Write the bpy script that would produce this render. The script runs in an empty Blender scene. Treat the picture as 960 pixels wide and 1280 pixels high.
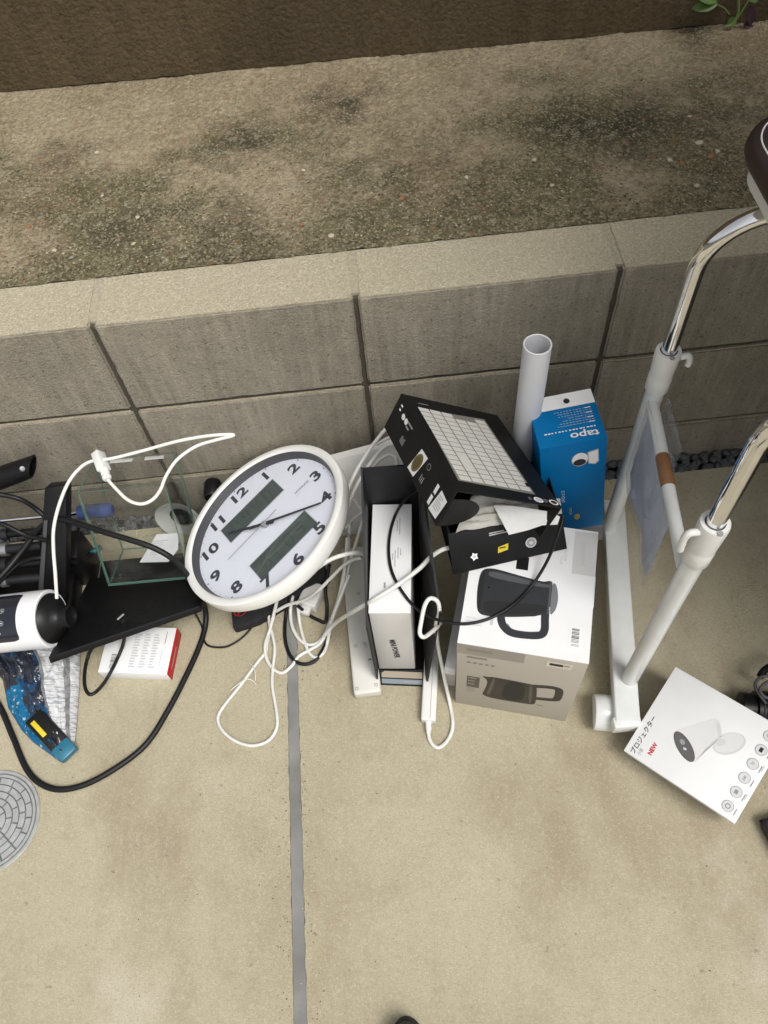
import bpy, bmesh, math, random
from math import radians as RAD, sin, cos, pi
from mathutils import Vector as V, Matrix, Euler, noise
random.seed(7)
S = bpy.context.scene
C = S.collection
# ------------------------------------------------------------------ camera
CAM = V((.02107, -.91022, 1.32559)); FPX = 989.95
def cam_axes(yaw, pitch, roll):
    yaw, pitch, roll = map(RAD, (yaw, pitch, roll))
    f = V((sin(yaw)*cos(pitch), cos(yaw)*cos(pitch), -sin(pitch)))
    r = V((cos(yaw), -sin(yaw), 0)); u = r.cross(f)
    return r*cos(roll)+u*sin(roll), u*cos(roll)-r*sin(roll), f
AR, AU, AF = cam_axes(-1.08192, 57.45332, -6.95976)
cd = bpy.data.cameras.new('camera'); cam = bpy.data.objects.new('camera', cd); C.objects.link(cam)
cd.sensor_fit = 'HORIZONTAL'; cd.sensor_width = 36; cd.lens = 36*FPX/960; cd.clip_start = .02; cd.clip_end = 200
m = Matrix((AR, AU, -AF)).transposed().to_4x4(); m.translation = CAM; cam.matrix_world = m
S.camera = cam
# ------------------------------------------------------------------ daylight: bright overcast
SUN_EL, SUN_AZ = 60, 142          # azimuth clockwise from +y
w = bpy.data.worlds.new('World'); S.world = w; w.use_nodes = True
nt = w.node_tree; bg = nt.nodes['Background']
sky = nt.nodes.new('ShaderNodeTexSky'); sky.sky_type = 'NISHITA'; sky.sun_disc = False
sky.sun_elevation = RAD(SUN_EL); sky.sun_rotation = RAD(SUN_AZ); sky.dust_density = 4
hs = nt.nodes.new('ShaderNodeHueSaturation'); hs.inputs['Saturation'].default_value = .08
nt.links.new(sky.outputs[0], hs.inputs['Color']); nt.links.new(hs.outputs[0], bg.inputs[0])
bg.inputs[1].default_value = .125
sd = bpy.data.lights.new('sun', 'SUN'); sd.energy = 1.5; sd.angle = RAD(24); sd.color = (1, .96, .9)
sun = bpy.data.objects.new('sun', sd); C.objects.link(sun)
el, az = RAD(SUN_EL), RAD(SUN_AZ)
sun.rotation_euler = V((sin(az)*cos(el), cos(az)*cos(el), sin(el))).to_track_quat('Z', 'Y').to_euler()
S.view_settings.view_transform = 'Standard'; S.view_settings.look = 'None'; S.view_settings.gamma = 1
S.view_settings.exposure = 0.38

# ------------------------------------------------------------------ helpers
def at(u, v, z=None, y=None):
    """point of the place seen at photograph position u,v that lies at height z or at depth plane y"""
    d = AR*((u-480)/FPX) - AU*((v-640)/FPX) + AF
    t = (z-CAM.z)/d.z if z is not None else (y-CAM.y)/d.y
    return CAM + d*t
MATS = {}
def mat(name, col, rough=.5, metal=0, var=0, vscale=40, bump=0, bscale=300, coat=0, spec=.5, col2=None, detail=6):
    if name in MATS: return MATS[name]
    mt = bpy.data.materials.new(name); mt.use_nodes = True; MATS[name] = mt
    n, l = mt.node_tree.nodes, mt.node_tree.links; b = n['Principled BSDF']
    b.inputs['Base Color'].default_value = (*col, 1); b.inputs['Roughness'].default_value = rough
    b.inputs['Metallic'].default_value = metal; b.inputs['Coat Weight'].default_value = coat
    b.inputs['Specular IOR Level'].default_value = spec
    if var or bump: tc = n.new('ShaderNodeTexCoord')
    if var:
        nz = n.new('ShaderNodeTexNoise'); nz.inputs['Scale'].default_value = vscale; nz.inputs['Detail'].default_value = detail
        l.new(tc.outputs['Object'], nz.inputs['Vector'])
        mr = n.new('ShaderNodeMapRange'); mr.inputs[1].default_value = .3; mr.inputs[2].default_value = .7
        l.new(nz.outputs[0], mr.inputs[0])
        mx = n.new('ShaderNodeMix'); mx.data_type = 'RGBA'
        c2 = col2 or tuple(c*(1-var) for c in col)
        mx.inputs[6].default_value = (*c2, 1); mx.inputs[7].default_value = (*col, 1)
        l.new(mr.outputs[0], mx.inputs[0]); l.new(mx.outputs[2], b.inputs['Base Color'])
        rr = n.new('ShaderNodeMapRange'); rr.inputs[3].default_value = min(1, rough*1.15); rr.inputs[4].default_value = rough*.9
        l.new(nz.outputs[0], rr.inputs[0]); l.new(rr.outputs[0], b.inputs['Roughness'])
    if bump:
        nb = n.new('ShaderNodeTexNoise'); nb.inputs['Scale'].default_value = bscale; nb.inputs['Detail'].default_value = 4
        l.new(tc.outputs['Object'], nb.inputs['Vector'])
        bp = n.new('ShaderNodeBump'); bp.inputs['Strength'].default_value = bump; bp.inputs['Distance'].default_value = .002
        l.new(nb.outputs[0], bp.inputs['Height']); l.new(bp.outputs[0], b.inputs['Normal'])
    return mt
class G:                                   # tiny node-graph helper for the ground materials
    def __init__(s, name, rough=.9):
        s.m = bpy.data.materials.new(name); s.m.use_nodes = True; MATS[name] = s.m
        s.n, s.l = s.m.node_tree.nodes, s.m.node_tree.links; s.b = s.n['Principled BSDF']
        s.b.inputs['Roughness'].default_value = rough; s.b.inputs['Specular IOR Level'].default_value = .25
        s.tc = s.n.new('ShaderNodeTexCoord').outputs['Object']
    def map(s, sc, loc=(0, 0, 0)):
        mp = s.n.new('ShaderNodeMapping'); mp.inputs['Scale'].default_value = sc; mp.inputs['Location'].default_value = loc
        s.l.new(s.tc, mp.inputs[0]); return mp.outputs[0]
    def noise(s, scale, lo=.35, hi=.65, detail=5, vec=None, rough=.6):
        z = s.n.new('ShaderNodeTexNoise'); z.inputs['Scale'].default_value = scale; z.inputs['Detail'].default_value = detail
        z.inputs['Roughness'].default_value = rough
        s.l.new(vec or s.tc, z.inputs['Vector']); return s.rng(z.outputs[0], lo, hi)
    def vor(s, scale, lo=0, hi=1, out='Distance', rnd=1):
        z = s.n.new('ShaderNodeTexVoronoi'); z.inputs['Scale'].default_value = scale; z.inputs['Randomness'].default_value = rnd
        s.l.new(s.tc, z.inputs['Vector']); o = z.outputs[out]
        return s.rng(o, lo, hi) if out == 'Distance' else o
    def rng(s, o, lo, hi, a=0, b=1):
        r = s.n.new('ShaderNodeMapRange')
        for i, x in ((1, lo), (2, hi), (3, a), (4, b)): r.inputs[i].default_value = x
        s.l.new(o, r.inputs[0]); return r.outputs[0]
    def math(s, op, a, b):
        k = s.n.new('ShaderNodeMath'); k.operation = op
        for i, x in enumerate((a, b)):
            if isinstance(x, (int, float)): k.inputs[i].default_value = x
            else: s.l.new(x, k.inputs[i])
        return k.outputs[0]
    def mix(s, f, a, b, mode='MIX'):
        k = s.n.new('ShaderNodeMix'); k.data_type = 'RGBA'; k.blend_type = mode
        for i, x in ((0, f), (6, a), (7, b)):
            if isinstance(x, tuple): k.inputs[i].default_value = (*x, 1)
            elif isinstance(x, (int, float)): k.inputs[i].default_value = x
            else: s.l.new(x, k.inputs[i])
        return k.outputs[2]
    def done(s, colr, h=None, dist=.002, strength=1):
        s.l.new(colr, s.b.inputs['Base Color'])
        if h is not None:
            b = s.n.new('ShaderNodeBump'); b.inputs['Distance'].default_value = dist; b.inputs['Strength'].default_value = strength
            s.l.new(h, b.inputs['Height']); s.l.new(b.outputs[0], s.b.inputs['Normal'])
        return s.m

def link(name, me, parent=None, mats=(), smooth=False):
    o = bpy.data.objects.new(name, me); C.objects.link(o)
    for k in (mats if isinstance(mats, (list, tuple)) else [mats]): me.materials.append(k)
    if parent: o.parent = parent
    if smooth:
        for p in me.polygons: p.use_smooth = True
    return o
def tag(o, label=None, cat=None, group=None, kind=None):
    for k, x in (('label', label), ('category', cat), ('group', group), ('kind', kind)):
        if x: o[k] = x
    return o
def thing(name, label, cat, loc=(0, 0, 0), rot=(0, 0, 0), group=None):
    o = bpy.data.objects.new(name, None); C.objects.link(o); o.empty_display_size = .05
    o.location = loc; o.rotation_euler = [RAD(a) for a in rot]
    return tag(o, label, cat, group)
class MB:
    """mesh builder"""
    def __init__(s): s.v, s.f, s.mi = [], [], []
    def add(s, vs, fs, mi=0):
        k = len(s.v); s.v += [V(x) for x in vs]
        for f in fs: s.f.append([k+i for i in f]); s.mi.append(mi)
        return s
    def box(s, x0, x1, y0, y1, z0, z1, mi=0, M=None):
        vs = [V((x, y, z)) for z in (z0, z1) for y in (y0, y1) for x in (x0, x1)]
        if M is not None: vs = [M @ q for q in vs]
        return s.add(vs, [(0, 2, 3, 1), (4, 5, 7, 6), (0, 1, 5, 4), (2, 6, 7, 3), (0, 4, 6, 2), (1, 3, 7, 5)], mi)
    def slab(s, q, t, mi=0):               # q: 4 corners counter-clockwise seen from outside, thickened inwards by t
        q = [V(x) for x in q]; n = (q[2]-q[0]).cross(q[3]-q[1]).normalized()
        vs = q + [p-n*t for p in q]
        return s.add(vs, [(0, 1, 2, 3), (7, 6, 5, 4)]+[(i, i+4, (i+1) % 4+4, (i+1) % 4) for i in range(4)], mi)
    def lathe(s, prof, seg=32, M=None, mi=0, cap=True):   # prof [(r,z)]
        vs = [V((r*cos(2*pi*i/seg), r*sin(2*pi*i/seg), z)) for r, z in prof for i in range(seg)]
        if M is not None: vs = [M @ q for q in vs]
        fs = [(j*seg+i, j*seg+(i+1) % seg, (j+1)*seg+(i+1) % seg, (j+1)*seg+i) for j in range(len(prof)-1) for i in range(seg)]
        if cap:
            fs += [tuple(range(seg-1, -1, -1)), tuple(range((len(prof)-1)*seg, len(prof)*seg))]
        return s.add(vs, fs, mi)
    def tube(s, pts, r, seg=10, mi=0):     # polyline tube, r scalar or list
        pts = [V(p) for p in pts]; n = len(pts); rs = r if isinstance(r, (list, tuple)) else [r]*n
        T = [(pts[min(i+1, n-1)]-pts[max(i-1, 0)]).normalized() for i in range(n)]
        up = V((0, 0, 1)) if abs(T[0].z) < .9 else V((1, 0, 0)); N = T[0].cross(up).normalized(); vs = []
        for i in range(n):
            N = (N - T[i]*N.dot(T[i])).normalized(); B = T[i].cross(N)
            vs += [pts[i]+(N*cos(2*pi*k/seg)+B*sin(2*pi*k/seg))*rs[i] for k in range(seg)]
        fs = [(j*seg+k, j*seg+(k+1) % seg, (j+1)*seg+(k+1) % seg, (j+1)*seg+k) for j in range(n-1) for k in range(seg)]
        fs += [tuple(range(seg-1, -1, -1)), tuple(range((n-1)*seg, n*seg))]
        return s.add(vs, fs, mi)
    def build(s, name, mats, parent=None, bevel=0, smooth=False, segs=2, weld=0):
        me = bpy.data.meshes.new(name)
        bm = bmesh.new(); vs = [bm.verts.new(p) for p in s.v]
        for f, k in zip(s.f, s.mi):
            try: q = bm.faces.new([vs[i] for i in f]); q.material_index = k
            except ValueError: pass
        if weld: bmesh.ops.remove_doubles(bm, verts=bm.verts[:], dist=weld)
        bmesh.ops.recalc_face_normals(bm, faces=bm.faces[:])
        if bevel:
            es = [e for e in bm.edges if len(e.link_faces) == 2 and e.calc_face_angle(0) > .6]
            bmesh.ops.bevel(bm, geom=es, offset=bevel, segments=segs, profile=.5, affect='EDGES', clamp_overlap=True)
        bm.to_mesh(me); bm.free()
        o = link(name, me, parent, mats)
        if smooth or bevel:
            for p in me.polygons: p.use_smooth = True
            me.set_sharp_from_angle(angle=RAD(40))
        return o
def spline(pts, n=10):
    p = [V(x) for x in pts]; p = [p[0]*2-p[1]]+p+[p[-1]*2-p[-2]]; out = []
    for i in range(1, len(p)-2):
        a, b, c, d = p[i-1:i+3]
        for k in range(n):
            t = k/n
            out.append(.5*((2*b)+(c-a)*t+(2*a-5*b+4*c-d)*t*t+(3*b-a-3*c+d)*t**3))
    return out+[p[-2]]
def cable(name, pts, r, m, label=None, cat='cable', parent=None, seg=10, group=None):
    """pts: (u, v, z) or (u, v, None, y) positions, or Vectors"""
    P = []
    for q in pts:
        if isinstance(q, V): P.append(q)
        elif len(q) == 3: P.append(at(q[0], q[1], z=q[2]))
        else: P.append(at(q[0], q[1], y=q[3]))
    o = MB().tube(spline(P), r, seg).build(name, m, parent, smooth=True)
    if label: tag(o, label, cat, group)
    return o
class Print:
    """flat print on a face: polygons, bars and lettering lifted a hair above it"""
    def __init__(s, o, ex, ey): s.o, s.x, s.y = V(o), V(ex), V(ey); s.n = s.x.cross(s.y).normalized(); s.mb = MB(); s.ms = []; s.k = 0
    def _mi(s, m):
        if m not in s.ms: s.ms.append(m)
        return s.ms.index(m)
    def P(s, p, l): return s.o+s.x*p[0]+s.y*p[1]+s.n*(.00025+.0002*l)
    def poly(s, pts, m, l=0): s.mb.add([s.P(p, l) for p in pts], [tuple(range(len(pts)))], s._mi(m)); return s
    def rect(s, x0, x1, y0, y1, m, l=0): return s.poly([(x0, y0), (x1, y0), (x1, y1), (x0, y1)], m, l)
    def disc(s, x, y, r, m, l=0, ry=None, a=0, seg=28):
        ry = ry or r
        return s.poly([(x+r*cos(t)*cos(a)-ry*sin(t)*sin(a), y+r*cos(t)*sin(a)+ry*sin(t)*cos(a)) for t in [2*pi*i/seg for i in range(seg)]], m, l)
    def smooth(s, pts, m, l=0, n=2):
        for _ in range(n): pts = [q for a, b in zip(pts, pts[1:]+pts[:1]) for q in ((a[0]*.78+b[0]*.22, a[1]*.78+b[1]*.22), (a[0]*.22+b[0]*.78, a[1]*.22+b[1]*.78))]
        return s.poly(pts, m, l)
    def ribbon(s, path, wd, m, l=0):
        p = spline([V((a, b, 0)) for a, b in path], 6); lf, rt = [], []
        for i in range(len(p)):
            d = (p[min(i+1, len(p)-1)]-p[max(i-1, 0)]).normalized(); lf.append((p[i].x-d.y*wd/2, p[i].y+d.x*wd/2)); rt.append((p[i].x+d.y*wd/2, p[i].y-d.x*wd/2))
        for i in range(len(p)-1): s.poly([rt[i], rt[i+1], lf[i+1], lf[i]], m, l)
        return s
    def ring(s, x, y, r, t, m, l=0, seg=32, ry=1):
        for i in range(seg):
            a, b = 2*pi*i/seg, 2*pi*(i+1)/seg
            s.poly([(x+r*cos(a), y+ry*r*sin(a)), (x+r*cos(b), y+ry*r*sin(b)), (x+(r-t)*cos(b), y+ry*(r-t)*sin(b)), (x+(r-t)*cos(a), y+ry*(r-t)*sin(a))], m, l)
        return s
    def text(s, body, x, y, size, m, ang=0, l=1, sx=1, bold=0):
        cu = bpy.data.curves.new('t', 'FONT'); cu.body = body; cu.size = size; cu.align_x = 'CENTER'; cu.align_y = 'CENTER'; cu.offset = bold; cu.resolution_u = 3
        ob = bpy.data.objects.new('t', cu); me = bpy.data.meshes.new_from_object(ob)
        a = RAD(ang); k = len(s.mb.v); mi = s._mi(m)
        for q in me.vertices:
            px, py = q.co.x*sx, q.co.y
            s.mb.v.append(s.P((x+px*cos(a)-py*sin(a), y+px*sin(a)+py*cos(a)), l))
        for p in me.polygons: s.mb.f.append([k+i for i in p.vertices]); s.mb.mi.append(mi)
        bpy.data.objects.remove(ob); bpy.data.curves.remove(cu); bpy.data.meshes.remove(me); return s
    def bars(s, x0, x1, y0, y1, n, m, vert=False, l=1, fill=.45):   # rows of print too small to read
        for i in range(n):
            e = random.uniform(.55, 1)
            if vert:
                a = x0+(x1-x0)*i/n; s.rect(a, a+(x1-x0)/n*fill, y0, y0+(y1-y0)*e, m, l)
            else:
                a = y1-(y1-y0)*(i+fill)/n; s.rect(x0, x0+(x1-x0)*e, a, a+(y1-y0)/n*fill, m, l)
        return s
    def part(s, name, parent):
        o = s.build(name, parent); s.mb = MB(); s.ms = []; return o
    def build(s, name, parent):
        me = bpy.data.meshes.new(name); me.from_pydata([tuple(q) for q in s.mb.v], [], s.mb.f)
        for p, k in zip(me.polygons, s.mb.mi): p.material_index = k
        return link(name, me, parent, s.ms)
def axisM(p, d, up=V((0, 0, 1))):
    """frame at p whose z axis is d"""
    d = V(d).normalized(); x = up.cross(d)
    x = x.normalized() if x.length > 1e-4 else V((1, 0, 0)); y = d.cross(x)
    M = Matrix((x, y, d)).transposed().to_4x4(); M.translation = V(p); return M

# ------------------------------------------------------------------ materials
WHITE = mat('white_card', (.80, .80, .80), .55, var=.07, vscale=14, bump=.06, bscale=60)
PLASW = mat('white_plastic', (.72, .72, .69), .35, var=.08, vscale=30)
CABLEW = mat('white_cable', (.75, .745, .70), .42, var=.16, vscale=25)
CABLEK = mat('black_cable', (.010, .010, .011), .42, var=.3, vscale=40, spec=.3)
BLACK = mat('black_plastic', (.008, .008, .009), .4, var=.4, vscale=60, bump=.1, spec=.28)
BLACKC = mat('black_card', (.008, .008, .0085), .5, var=.35, vscale=25, spec=.25)
DARK = mat('dark_grey', (.018, .0185, .021), .5, var=.3, vscale=30, spec=.3)
INK = mat('ink_black', (.015, .015, .018), .6)
INKG = mat('ink_grey', (.28, .28, .29), .6)
INKL = mat('ink_light_grey', (.52, .52, .53), .6)
INKW = mat('ink_white', (.8, .8, .8), .55)
RED = mat('ink_red', (.52, .015, .02), .5, var=.15)
YEL = mat('ink_yellow', (.62, .48, .02), .5)
CHROME = mat('chrome', (.82, .82, .84), .07, 1, var=.06, vscale=60)
STEEL = mat('painted_white_steel', (.70, .715, .70), .3, var=.12, vscale=22, coat=.2)

def conc(name, a, b, c, speck, big=2.2, fine=260, streak=False):
    g = G(name)
    k = g.mix(g.noise(big, .3, .7), a, b)
    k = g.mix(g.math('MULTIPLY', g.noise(big*7, .42, .75), .55), k, c)
    if streak:
        s = g.noise(1, .45, .75, vec=g.map((28, 28, 3)))
        k = g.mix(g.math('MULTIPLY', s, .6), k, streak)
        s2 = g.noise(1, .5, .8, vec=g.map((70, 70, 6), (3, 1, 2)))
        k = g.mix(g.math('MULTIPLY', s2, .35), k, tuple(min(1, x*1.8) for x in a))
    f = g.noise(fine, .3, .7, 3)
    if streak:                             # pores
        k = g.mix(g.math('MULTIPLY', g.noise(170, .64, .70, 2), .75), k, (.06, .055, .045))
        k = g.mix(g.math('MULTIPLY', g.noise(420, .60, .70, 2), .6), k, (.50, .47, .39))
    k = g.mix(g.math('MULTIPLY', f, .38), k, tuple(x*.45 for x in b))
    p = g.noise(fine*1.7, .6, .72, 2)
    k = g.mix(g.math('MULTIPLY', p, .6), k, speck)
    if streak:                             # sandy dirt lying on the top face of each block
        sp = g.n.new('ShaderNodeSeparateXYZ'); g.l.new(g.tc, sp.inputs[0]); k = g.mix(g.rng(sp.outputs[2], .0925, .0945), k, g.mix(g.math('MULTIPLY', g.noise(330, .56, .70, 2), .6), g.mix(f, (.50, .45, .335), (.33, .292, .205)), (.70, .64, .50)))
    return g.done(k, g.math('ADD', f, g.math('MULTIPLY', g.noise(fine*.3), .6)), .0012, .8)
g = G('washed_concrete', .92)
k = g.mix(g.noise(2.6, .32, .68, 6, rough=.7), (.40, .358, .248), (.485, .44, .318))
k = g.mix(g.math('MULTIPLY', g.noise(1, .50, .70, 6, vec=g.map((5, 2.2, 1), (3, 7, 0))), .9), k, (.315, .262, .18))      # damp, worn stains
k = g.mix(g.math('MULTIPLY', g.noise(11, .52, .76, 5, rough=.75), .6), k, (.33, .275, .19))
k = g.mix(g.math('MULTIPLY', g.noise(4.2, .58, .75, 5, vec=g.map((1, 1, 1), (8, 1, 0))), .65), k, (.60, .56, .46))
f = g.noise(560, .34, .66, 3); c = g.n.new('ShaderNodeSeparateColor'); g.l.new(g.vor(430, out='Color'), c.inputs[0])
k = g.mix(g.math('MULTIPLY', g.rng(c.outputs[0], .60, 1), .26), k, (.25, .205, .135))
k = g.mix(g.math('MULTIPLY', g.rng(c.outputs[1], .64, 1), .22), k, (.70, .66, .53))
k = g.mix(g.math('MULTIPLY', f, .16), k, (.24, .20, .14))
k = g.mix(g.math('MULTIPLY', g.noise(60, .70, .75, 2), .6), k, (.20, .17, .12))
M_SLAB = g.done(k, f, .0007, .7)
M_BLOCK = conc('concrete_block', (.375, .335, .265), (.29, .26, .20), (.215, .19, .15), (.46, .43, .35), 3, 300, streak=(.125, .115, .095))
g = None
M_JOINT = conc('mortar', (.12, .106, .08), (.085, .075, .058), (.06, .054, .044), (.18, .16, .13), 8, 300)
M_SEAL = mat('grey_sealant', (.25, .245, .232), .7, var=.35, vscale=14, bump=.3, bscale=120)

# ------------------------------------------------------------------ structure: paving
def slab_mesh(name, x0, x1, y0, y1, jag):
    """slab lying on z=0 with an uneven arris on the joint side (jag -1: at x0, 1: at x1)"""
    N = 1200; vs, fs = [], []
    for i in range(N+1):
        y = y0+(y1-y0)*i/N; e = .0014*noise.noise((y*50, jag*5, 0))+.0006*noise.noise((y*310, jag, 3))-jag*.004*max(0, noise.noise((y*38, jag*3, 7))-.35)
        a, b = (x0+e, x1) if jag < 0 else (x0, x1+e)
        vs += [(a, y, -.08), (b, y, -.08), (b, y, 0), (a, y, 0)]
    for i in range(N):
        k = i*4
        for q in range(4): fs.append((k+q, k+(q+1) % 4, k+4+(q+1) % 4, k+4+q))
    return MB().add(vs, fs).build(name, M_SLAB)
JX, JW = -.1845, .0195
for nm, o in (('pavement', slab_mesh('pavement', -3, JX-JW/2, -4, -.044, 1)), ('pavement', slab_mesh('pavement', JX+JW/2, 3, -4, -.044, -1))):
    tag(o, kind='structure')
tag(MB().box(JX-JW/2+.0004, JX+JW/2-.0003, -4, -.046, -.07, -.0016).build('expansion_joint', M_SEAL), kind='structure')
tag(MB().box(-60, 60, -60, 60, -.2, -.081).build('ground', mat('earth', (.12, .1, .07), .95, var=.4, vscale=6, bump=.5)), kind='structure')

# gravel strip between paving and wall
bed = tag(MB().box(-3, 3, -.0435, .0, -.08, -.025).build('gravel_strip', mat('gravel_bed', (.02, .02, .021), .9, var=.5, vscale=90)), kind='structure')
def stone_mesh(seed, sx=1, sy=1, sz=.7, amp=.35):
    bm = bmesh.new(); bmesh.ops.create_icosphere(bm, subdivisions=1, radius=1)
    for q in bm.verts:
        k = 1+amp*noise.noise(q.co*1.3+V((seed*9.1, seed*3.3, 0)))
        q.co = V((q.co.x*sx, q.co.y*sy, q.co.z*sz))*k
    me = bpy.data.meshes.new('stone'); bm.to_mesh(me); bm.free(); return me
GRIT = [mat('crumb_dark', (.09, .075, .05), .9), mat('crumb_pale', (.5, .45, .34), .9)]
M_STONE = mat('dark_stone', (.14, .145, .155), .75, var=.65, vscale=70, bump=.4, bscale=200)
SM = [stone_mesh(i, 1, random.uniform(.7, 1), random.uniform(.5, .8)) for i in range(8)]
for q in SM: q.materials.append(M_STONE)
def put(name, me, parent, loc, rot, sc):
    o = bpy.data.objects.new(name, me); C.objects.link(o); o.parent = parent
    o.location = loc; o.rotation_euler = rot; o.scale = (sc,)*3 if isinstance(sc, float) else sc; return o
for layer in range(3):
    x = .28+layer*.004
    while x < 1.0:
        s = random.uniform(.0095, .0165)
        put('stone', random.choice(SM), bed, (x, -.010-layer*.0125+random.uniform(-.003, .003), -.004+random.uniform(-.004, .005)-layer*.002),
            (random.uniform(-.5, .5), random.uniform(-.5, .5), random.uniform(0, 6)), s)
        x += s*1.5+random.uniform(0, .002)
mb = MB()
for i in range(900):
    x = random.uniform(-1.3, .28) if i < 700 else random.uniform(1.0, 1.5); s = random.uniform(.006, .011); M = Matrix.Translation((x, random.uniform(-.038, -.006), random.uniform(-.02, -.008))) @ Euler((random.random()*6, random.random()*6, random.random()*6)).to_matrix().to_4x4() @ Matrix.Scale(s, 4)
    me = SM[i % 8]; mb.add([M @ q.co for q in me.vertices], [tuple(p.vertices) for p in me.polygons])
tag(mb.build('gravel', M_STONE, bed), kind='stuff')
mb = MB()                                   # crumbs of sand and dirt on the paving, thicker along the joint and the wall
for i in range(900):
    q = random.random()
    x, y = (JX+random.choice((-1, 1))*(.011+abs(random.gauss(0, .012))), random.uniform(-1.0, -.1)) if q < .35 else (random.uniform(-.8, .8), -.05-abs(random.gauss(0, .08))) if q < .65 else (random.uniform(-.75, .7), random.uniform(-1.0, -.06))
    s_ = random.uniform(.0005, .0014); M = Matrix.Translation((x, y, s_*.3)) @ Euler((0, 0, random.random()*6)).to_matrix().to_4x4() @ Matrix.Scale(s_, 4)
    me = SM[i % 8]; mb.add([M @ q.co for q in me.vertices], [tuple(p.vertices) for p in me.polygons], i % 3 == 0)
tag(mb.build('sand_crumbs', GRIT, bed), kind='stuff')

# added blocker, out of view on the right, put in to shade that corner
BLOCKER = mat('blocker_grey', (.10, .095, .085), .5, var=.2, vscale=5)
t = thing('shade_blocker', 'added dark blocker out of view right of the wheeled stand, shading the corner', 'shade blocker', (.84, -.03, 0))
MB().box(0, 1.3, -.80, 0, .03, 2.05).build('wall', BLOCKER, t, bevel=.006)
for k in range(6): MB().box(-.008, .0005, -.79+k*.131, -.79+k*.131+.122, .06, 2.0).build('panel', BLOCKER, t, bevel=.004)
MB().box(-.10, 1.34, -.84, .02, 2.052, 2.10).build('blocker_top', BLOCKER, t, bevel=.006)
MB().box(.02, 1.28, -.78, -.02, 0, .0295).build('blocker_foot', M_JOINT, t)
# ------------------------------------------------------------------ concrete block wall
wall = thing('block_wall', 'low grey concrete block retaining wall behind the pile of discarded things', 'wall', (0, 0, 0))
BM_ = []
for k in range(4):
    bm = bmesh.new(); bmesh.ops.create_cube(bm, size=1)
    bmesh.ops.scale(bm, vec=(.3924, .112, .1915), verts=bm.verts)
    bmesh.ops.bevel(bm, geom=[e for e in bm.edges], offset=.003, segments=2, affect='EDGES')
    bmesh.ops.subdivide_edges(bm, edges=[e for e in bm.edges if e.calc_length() > .05], cuts=16, use_grid_fill=True)
    for q in bm.verts:
        h = noise.noise(q.co*55+V((k*7, 0, 0)))
        if abs(abs(q.co.z)-.0945) < .003 or abs(abs(q.co.x)-.194) < .003: q.co -= V((q.co.x, q.co.y, q.co.z)).normalized()*max(0, h)*.0028
    me = bpy.data.meshes.new('block'); bm.to_mesh(me); bm.free(); me.materials.append(M_BLOCK)
    for p in me.polygons: p.use_smooth = True
    me.set_sharp_from_angle(angle=RAD(50)); BM_.append(me)
for r, zc in enumerate((.403, .203, .003)):
    for c in range(-4, 4):
        o = bpy.data.objects.new('block', BM_[(c*3+r) % 4]); C.objects.link(o); o.parent = wall
        o.location = (.4*c+.2, .056+random.uniform(-.0008, .0008), zc+random.uniform(-.0006, .0006)); o.rotation_euler = (0, 0, pi if (c+r) % 2 and r != 0 else 0)
MB().box(-1.6, 1.6, .014, .1112, .485, .4972).build('top_mortar', mat('sandy_mortar', (.45, .405, .30), .9, var=.35, vscale=240, bump=.4), wall)
MB().box(-1.6, 1.6, .0065, .108, -.09, .4925).build('mortar', M_JOINT, wall)

# ------------------------------------------------------------------ terrace behind the wall: mossy concrete
g = G('mossy_concrete', .95)
sp = g.n.new('ShaderNodeSeparateXYZ'); g.l.new(g.tc, sp.inputs[0])      # moss grows thickest on the damp side next to the block wall
big = g.math('ADD', g.noise(4.0, .30, .72, 6, rough=.62), g.math('MULTIPLY', g.rng(sp.outputs[1], .12, .62), .55)); big = g.rng(big, .52, .86)
tan_ = g.mix(g.noise(9), (.66, .545, .37), (.50, .40, .255))
olive = g.mix(g.noise(14), (.20, .175, .088), (.34, .295, .17))
k = g.mix(big, olive, tan_)
k = g.mix(g.math('MULTIPLY', g.noise(4.5, .56, .7, 5, vec=g.map((1, 1, 1), (4, 2, 0))), .9), k, (.085, .074, .045))
k = g.mix(g.math('MULTIPLY', g.noise(2.4, .55, .72, 4, vec=g.map((1, 1, 1), (9, 5, 0))), .6), k, (.31, .20, .115))
f1 = g.noise(120, .38, .66, 4); f2 = g.noise(380, .35, .65, 3)
c = g.n.new('ShaderNodeSeparateColor'); g.l.new(g.vor(300, out='Color'), c.inputs[0]); c2 = g.n.new('ShaderNodeSeparateColor'); g.l.new(g.vor(95, out='Color'), c2.inputs[0])
k = g.mix(g.math('MULTIPLY', f1, .42), k, (.075, .064, .034))
k = g.mix(g.math('MULTIPLY', g.rng(c.outputs[0], .5, 1), g.rng(big, 0, 1, .55, .22)), k, (.045, .040, .026))
k = g.mix(g.math('MULTIPLY', g.rng(c.outputs[1], .60, 1), .66), k, (.60, .53, .37))
k = g.mix(g.math('MULTIPLY', g.rng(c2.outputs[0], .95, .97), .35), k, (.55, .47, .33))
k = g.mix(g.math('MULTIPLY', g.rng(c2.outputs[1], .975, .985), .5), k, (.36, .22, .12))
k = g.mix(g.math('MULTIPLY', f2, .22), k, (.03, .028, .02))
g.done(k, g.math('ADD', g.math('ADD', f1, g.math('MULTIPLY', f2, .6)), g.vor(120, 0, .006)), .0035, 1)
M_MOSS = g.m
NX, NY = 760, 210; vs, fs = [], []
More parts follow.
